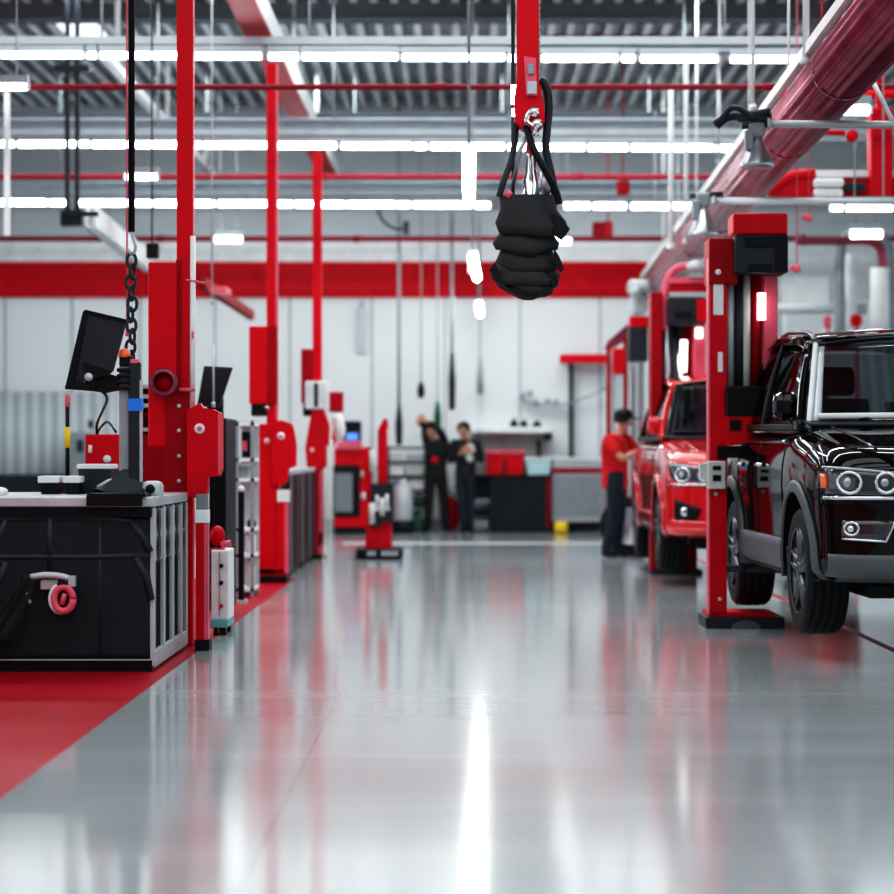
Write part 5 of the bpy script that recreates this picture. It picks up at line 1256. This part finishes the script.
def person(name, label, loc, J, face, mats, hair_m='hair', cap=False, sleeves='short', scale=1.0):
    """J: joints in local coordinates; x right in the picture, y away, z up. face = unit direction of the face."""
    root = thing('person', label, 'person', loc)
    O = Vector(loc)
    P = {k: O+Vector(v)*scale for k, v in J.items()}
    f = Vector(face).normalized(); up = Vector((0, 0, 1)); rt = f.cross(up).normalized()
    s_ = scale
    hd = P['head']; nk = P['neck']
    def finger_chains(wr, hand_dir, pn, base_idx):
        out = []; hand_dir = hand_dir.normalized(); side_ = hand_dir.cross(pn).normalized(); palm = wr+hand_dir*.075*s_
        for k, (o_, L_) in enumerate(((-.032, .065), (-.011, .075), (.011, .072), (.032, .058))):
            b0 = palm+side_*o_*s_; cu = pn*(-1)
            out.append(([(b0, .0095*s_), (b0+hand_dir*L_*.45*s_+cu*.006*s_, .009*s_), (b0+hand_dir*L_*.8*s_+cu*.022*s_, .0085*s_), (b0+hand_dir*L_*.95*s_+cu*.04*s_, .007*s_)], base_idx))
        th0 = wr+hand_dir*.03*s_+side_*-.03*s_
        out.append(([(th0, .011*s_), (th0+hand_dir*.03*s_-side_*.025*s_, .010*s_), (th0+hand_dir*.055*s_-side_*.035*s_, .008*s_)], (base_idx[0], base_idx[1]-1)))
        return out
    # continuous body
    ch = [([(P['pelvis'], (.11*s_, .09*s_)), (P['pelvis'].lerp(P['chest'], .45), (.11*s_, .09*s_)), (P['chest'], (.14*s_, .10*s_)), (P['chest'].lerp(nk, .7), (.09*s_, .08*s_)), (nk, .052*s_), (nk.lerp(hd, .35), .052*s_), (hd+up*(-.045*s_)+f*.012*s_, (.062*s_, .075*s_)), (hd+up*.02*s_, (.074*s_, .092*s_)), (hd+up*.075*s_-f*.008*s_, (.062*s_, .078*s_))], None)]
    for sd_ in ('l', 'r'):
        a0, a1, a2 = P['sh_'+sd_], P['el_'+sd_], P['wr_'+sd_]; hdv = (P['ha_'+sd_]-a2).normalized()
        ci = len(ch)
        ch.append(([(a0, .058*s_), (a0.lerp(a1, .5), .050*s_), (a1, .040*s_), (a1.lerp(a2, .3), .041*s_), (a2, .026*s_), (a2+hdv*.035*s_, (.030*s_, .020*s_)), (a2+hdv*.07*s_, (.036*s_, .016*s_))], (0, 2)))
        pn = Vector(J.get('palm_'+sd_, (0, -1, 0))).normalized()
        if abs(pn.dot(hdv)) > .9: pn = hdv.orthogonal().normalized()
        ch += finger_chains(a2, hdv, pn, (ci, 6))
        h0, h1, h2 = P['hip_'+sd_], P['kn_'+sd_], P['an_'+sd_]
        ch.append(([(h0, .070*s_), (h0.lerp(h1, .5), .065*s_), (h1, .055*s_), (h1.lerp(h2, .35), .052*s_), (h2, .036*s_)], (0, 0)))
    body = skin_mesh('body', ch, 'skin', root, 2)
    # head details
    b = MB(); b.tube([hd+f*.085*s_+up*.022*s_, hd+f*.112*s_-up*.012*s_, hd+f*.092*s_-up*.022*s_], [.010*s_, .016*s_, .010*s_], 8); b.build('nose', 'skin', root)
    b = MB()
    for q in (-1, 1): b.ball(hd+f*.084*s_+rt*.030*q*s_+up*.022*s_, .011*s_, 10)
    b.build('eye', 'white', root)
    b = MB()
    for q in (-1, 1): b.ball(hd+f*.093*s_+rt*.030*q*s_+up*.022*s_, .006*s_, 8)
    b.build('pupil', 'black', root)
    b = MB()
    for q in (-1, 1): b.ball(hd+rt*.080*q*s_-f*.005*s_+up*.005*s_, .028*s_, 10, (.45, .8, 1.1))
    b.build('ear', 'skin', root)
    b = MB(); b.tube([hd+f*.088*s_-up*.045*s_+rt*.022*s_, hd+f*.094*s_-up*.045*s_, hd+f*.088*s_-up*.045*s_-rt*.022*s_], .006*s_, 6); b.build('mouth', 'pink', root)
    # hair shell: rear and top of the skull
    b = MB()
    def hair(u, v):
        az = 2*PI*u; pol = v*PI*.62; d = (rt*math.sin(az)+f*math.cos(az))*math.sin(pol)+up*math.cos(pol)
        lim = 1.0
        fr = max(0, math.cos(az)); pol2 = pol*(1-.42*fr)
        d = (rt*math.sin(az)+f*math.cos(az))*math.sin(pol2)+up*math.cos(pol2)
        return hd+up*.028*s_-f*.006*s_+Vector((d.x*.098, d.y*.098, d.z*.112))*s_*(1+.03*math.sin(9*az)*v)
    b.grid(hair, 28, 10); b.build('hair', hair_m, root, thick=.015)
    if cap:
        b = MB(); c_ = hd+up*.05*s_; b.lathe([(.108*s_, 0), (.112*s_, .03*s_), (.095*s_, .075*s_), (.05*s_, .10*s_), (.001, .105*s_)], c_, 'z', 24)
        b.prism([c_+f*.09*s_+rt*.075*s_, c_+f*.19*s_+rt*.04*s_, c_+f*.19*s_-rt*.04*s_, c_+f*.09*s_-rt*.075*s_], (0, 0, .012*s_)); b.build('cap', 'black', root)
    # shirt
    sh = [([(P['pelvis']-up*.15*s_, (.170*s_, .14*s_)), (P['pelvis']-up*.05*s_, (.17*s_, .14*s_)), (P['pelvis']+up*.04*s_, (.165*s_, .13*s_)), (P['pelvis'].lerp(P['chest'], .45), (.158*s_, .125*s_)), (P['chest'], (.178*s_, .13*s_)), (P['chest'].lerp(nk, .6), (.115*s_, .10*s_)), (nk-up*.005*s_, .068*s_)], None)]
    for sd_ in ('l', 'r'):
        a0, a1, a2 = P['sh_'+sd_], P['el_'+sd_], P['wr_'+sd_]
        if sleeves == 'short': pts = [(a0, .078*s_), (a0.lerp(a1, .45), .072*s_), (a0.lerp(a1, .8), .066*s_)]
        else: pts = [(a0, .076*s_), (a0.lerp(a1, .5), .066*s_), (a1, .056*s_), (a1.lerp(a2, .5), .048*s_), (a1.lerp(a2, .92), .040*s_)]
        sh.append((pts, (0, 4)))
    skin_mesh('shirt', sh, mats[0], root, 2)
    tr = [([(P['pelvis']+up*.20*s_, (.142*s_, .112*s_)), (P['pelvis']+up*.06*s_, (.148*s_, .12*s_)), (P['pelvis']-up*.06*s_, (.155*s_, .125*s_))], None)]
    for sd_ in ('l', 'r'):
        h0, h1, h2 = P['hip_'+sd_], P['kn_'+sd_], P['an_'+sd_]
        tr.append(([(h0.lerp(h1, .12), .105*s_), (h0.lerp(h1, .5), .092*s_), (h1, .074*s_), (h1.lerp(h2, .4), .070*s_), (h2-up*.03*s_, .062*s_)], (0, 2)))
    skin_mesh('trousers', tr, mats[1], root, 2)
    for sd_ in ('l', 'r'):
        an = P['an_'+sd_]; d = Vector(J.get('toe_'+sd_, face)); d.z = 0; d.normalize()
        z0 = O.z
        skin_mesh('shoe', [([(Vector((an.x, an.y, z0+.05*s_))-d*.05*s_, .045*s_), (Vector((an.x, an.y, z0+.055*s_)), .048*s_), (Vector((an.x, an.y, z0+.042*s_))+d*.09*s_, .042*s_), (Vector((an.x, an.y, z0+.034*s_))+d*.17*s_, .030*s_)], None)], 'shoe', root, 2)
    return root

# red shirt worker, facing right, reaching to the car with both hands
S = 87.5
person('worker', 'person in red t-shirt, black cap and dark jeans reaching toward the car', (W(615, 557, 25.1).x, 25.1, 0),
    dict(pelvis=(.0,0,.90), chest=(.0,0,1.25), neck=(.05,0,1.42), head=(.095,0,1.545),
         sh_l=(-.09,-.17,1.35), el_l=(.06,-.27,1.12), wr_l=(.29,-.28,1.23), ha_l=(.38,-.26,1.29),
         sh_r=(.14,.15,1.36), el_r=(.28,.2,1.17), wr_r=(.44,.1,1.36), ha_r=(.52,.05,1.43),
         hip_l=(-.01,-.09,.86), kn_l=(-.02,-.11,.47), an_l=(-.12,-.12,.08), hip_r=(.03,.09,.86), kn_r=(.06,.1,.47), an_r=(.02,.12,.08), palm_l=(0,-1,.2), palm_r=(0,-1,.2)),
    (.94, .15, -.12), ('shirt_red', 'denim'), cap=True, scale=1.0)
# worker A: arm raised
r1 = person('worker', 'person in black work clothes with a red chest logo, arms raised', (W(435, 532, 32.9).x, 32.9, 0),
    dict(pelvis=(.02,0,.90), chest=(.02,0,1.24), neck=(-.02,-.02,1.41), head=(-.06,-.05,1.50),
         sh_l=(-.13,-.02,1.33), el_l=(-.16,-.10,1.62), wr_l=(-.25,-.10,1.42+.18), ha_l=(-.22,-.1,1.70),
         sh_r=(.16,.02,1.34), el_r=(.04,-.12,1.56), wr_r=(-.12,-.14,1.66), ha_r=(-.19,-.14,1.72),
         hip_l=(-.07,0,.86), kn_l=(-.09,-.02,.46), an_l=(-.11,0,.08), hip_r=(.10,0,.86), kn_r=(.13,0,.46), an_r=(.16,.05,.08), toe_l=(-.5,-1,0), toe_r=(.2,-1,0), palm_l=(0,-1,0), palm_r=(0,-1,0)),
    (-.5, -.85, .1), ('cloth_black', 'cloth_black'), sleeves='long', scale=1.0)
b = MB(); b.lathe([(.001, 0), (.055, 0), (.055, .012), (.001, .012)], W(435, 460, 32.9)+Vector((0, -.20, 0)), 'y', 20); b.build('chest_logo', 'red', r1)
r2 = person('worker', 'person in black jacket and grey trousers with hands at the chest', (W(465.5, 530, 32.6).x, 32.6, 0),
    dict(pelvis=(.0,0,.88), chest=(.01,0,1.22), neck=(-.0,-.01,1.40), head=(-.03,-.03,1.51),
         sh_l=(-.18,0,1.33), el_l=(-.23,-.06,1.05), wr_l=(-.06,-.22,1.18), ha_l=(.02,-.24,1.26),
         sh_r=(.19,0,1.33), el_r=(.24,-.06,1.06), wr_r=(.09,-.22,1.20), ha_r=(.03,-.25,1.30),
         hip_l=(-.09,0,.86), kn_l=(-.05,-.02,.46), an_l=(-.02,0,.08), hip_r=(.09,0,.86), kn_r=(.07,0,.46), an_r=(.06,.05,.08), toe_l=(-.2,-1,0), toe_r=(.3,-1,0), palm_l=(0,-1,0), palm_r=(0,-1,0)),
    (-.25, -.95, -.05), ('cloth_black', 'denim'), sleeves='long', scale=1.0)
b = MB(); a = W(470, 451, 32.6); b.ball(a+Vector((0, -.16, -.02)), .1, 14, (.75, .5, 1.5)); b.build('shirt_front', 'offwhite', r2)
# loose wheel and red bag
t = thing('loose_wheel', 'loose car wheel leaning behind the red shirt worker', 'wheel', (W(629,0,25.6).x, 25.6, 0))
c = Vector((W(629,0,25.6).x, 25.6, .34)); b = MB(); b.lathe([(.22,-.1),(.33,-.1),(.34,-.05),(.34,.05),(.33,.1),(.22,.1),(.22,-.1)], c, 'y', 32, ring=True); b.build('tyre', 'rubber', t)
b = MB(); b.lathe([(.001,-.02),(.08,-.04),(.21,-.08),(.225,-.09),(.22,.05),(.001,.05)], c, 'y', 24); b.build('rim', 'steel', t)
t = thing('red_bag', 'red duffel bag on the floor between the two back workers', 'bag', (W(450,0,33.3).x, 33.3, 0))
b = MB(); b.ball(Vector((W(450,0,33.3).x, 33.3, .27)), .27, 18, (.55, .5, 1)); b.build('body', 'red2', t)
b = MB(); c = Vector((W(450,0,33.3).x, 33.2, .5)); b.tube([c+Vector((.07*math.cos(a_), 0, .09*math.sin(a_))) for a_ in [PI*k/10 for k in range(11)]], .012, 6); b.build('handle', 'black', t)

# ------------------------------------------------------------------ light, sky, camera
w = bpy.data.worlds.new('World'); sc.world = w; w.use_nodes = True
bg = w.node_tree.nodes['Background']; bg.inputs[0].default_value = (.86, .95, 1, 1); bg.inputs[1].default_value = 1.5
def area(name, loc, rot, sx_, sy_, e, col=(1, 1, 1)):
    l = bpy.data.lights.new(name, 'AREA'); l.shape = 'RECTANGLE'; l.size = sx_; l.size_y = sy_; l.energy = e; l.color = col
    o = bpy.data.objects.new(name, l); C.objects.link(o); o.location = loc; o.rotation_euler = rot; return o
for Y in (-2.0, 3.5, 9.0): area('ceiling_panel_light', (0, Y, 6.3), (0, 0, 0), 14, 3.5, 300, (.90, .975, 1))  # fill lamps added for overall brightness, not fixtures of the hall
for Y in (15.5, 20.0, 24.5, 29.5): area('ceiling_panel_light', (-.5, Y, 6.35), (0, 0, 0), 10, .5, 270, (.90, .975, 1))

cam = bpy.data.cameras.new('Camera'); co = bpy.data.objects.new('Camera', cam); C.objects.link(co); sc.camera = co
cam.sensor_width = 36; cam.lens = 36*F/894; cam.shift_x = -(VX-447)/894; cam.shift_y = (VY-447)/894
co.location = (0, 0, HC); co.rotation_euler = (PI/2, 0, 0); cam.clip_end = 200; cam.clip_start = .1
cam.dof.use_dof = True; cam.dof.focus_distance = 12.6; cam.dof.aperture_fstop = 1.6
sc.view_settings.view_transform = 'Standard'; sc.view_settings.look = 'None'; sc.view_settings.exposure = 0.08
vs = sc.view_settings; vs.use_curve_mapping = True; cv = vs.curve_mapping.curves[3]
for p_ in ((.02, .010), (.12, .095), (.5, .56)): cv.points.new(*p_)
vs.curve_mapping.update()
sc.cycles.use_denoising = True
sc.cycles.max_bounces = 8; sc.cycles.glossy_bounces = 4; sc.cycles.transparent_max_bounces = 12
sc.cycles.sample_clamp_indirect = 6
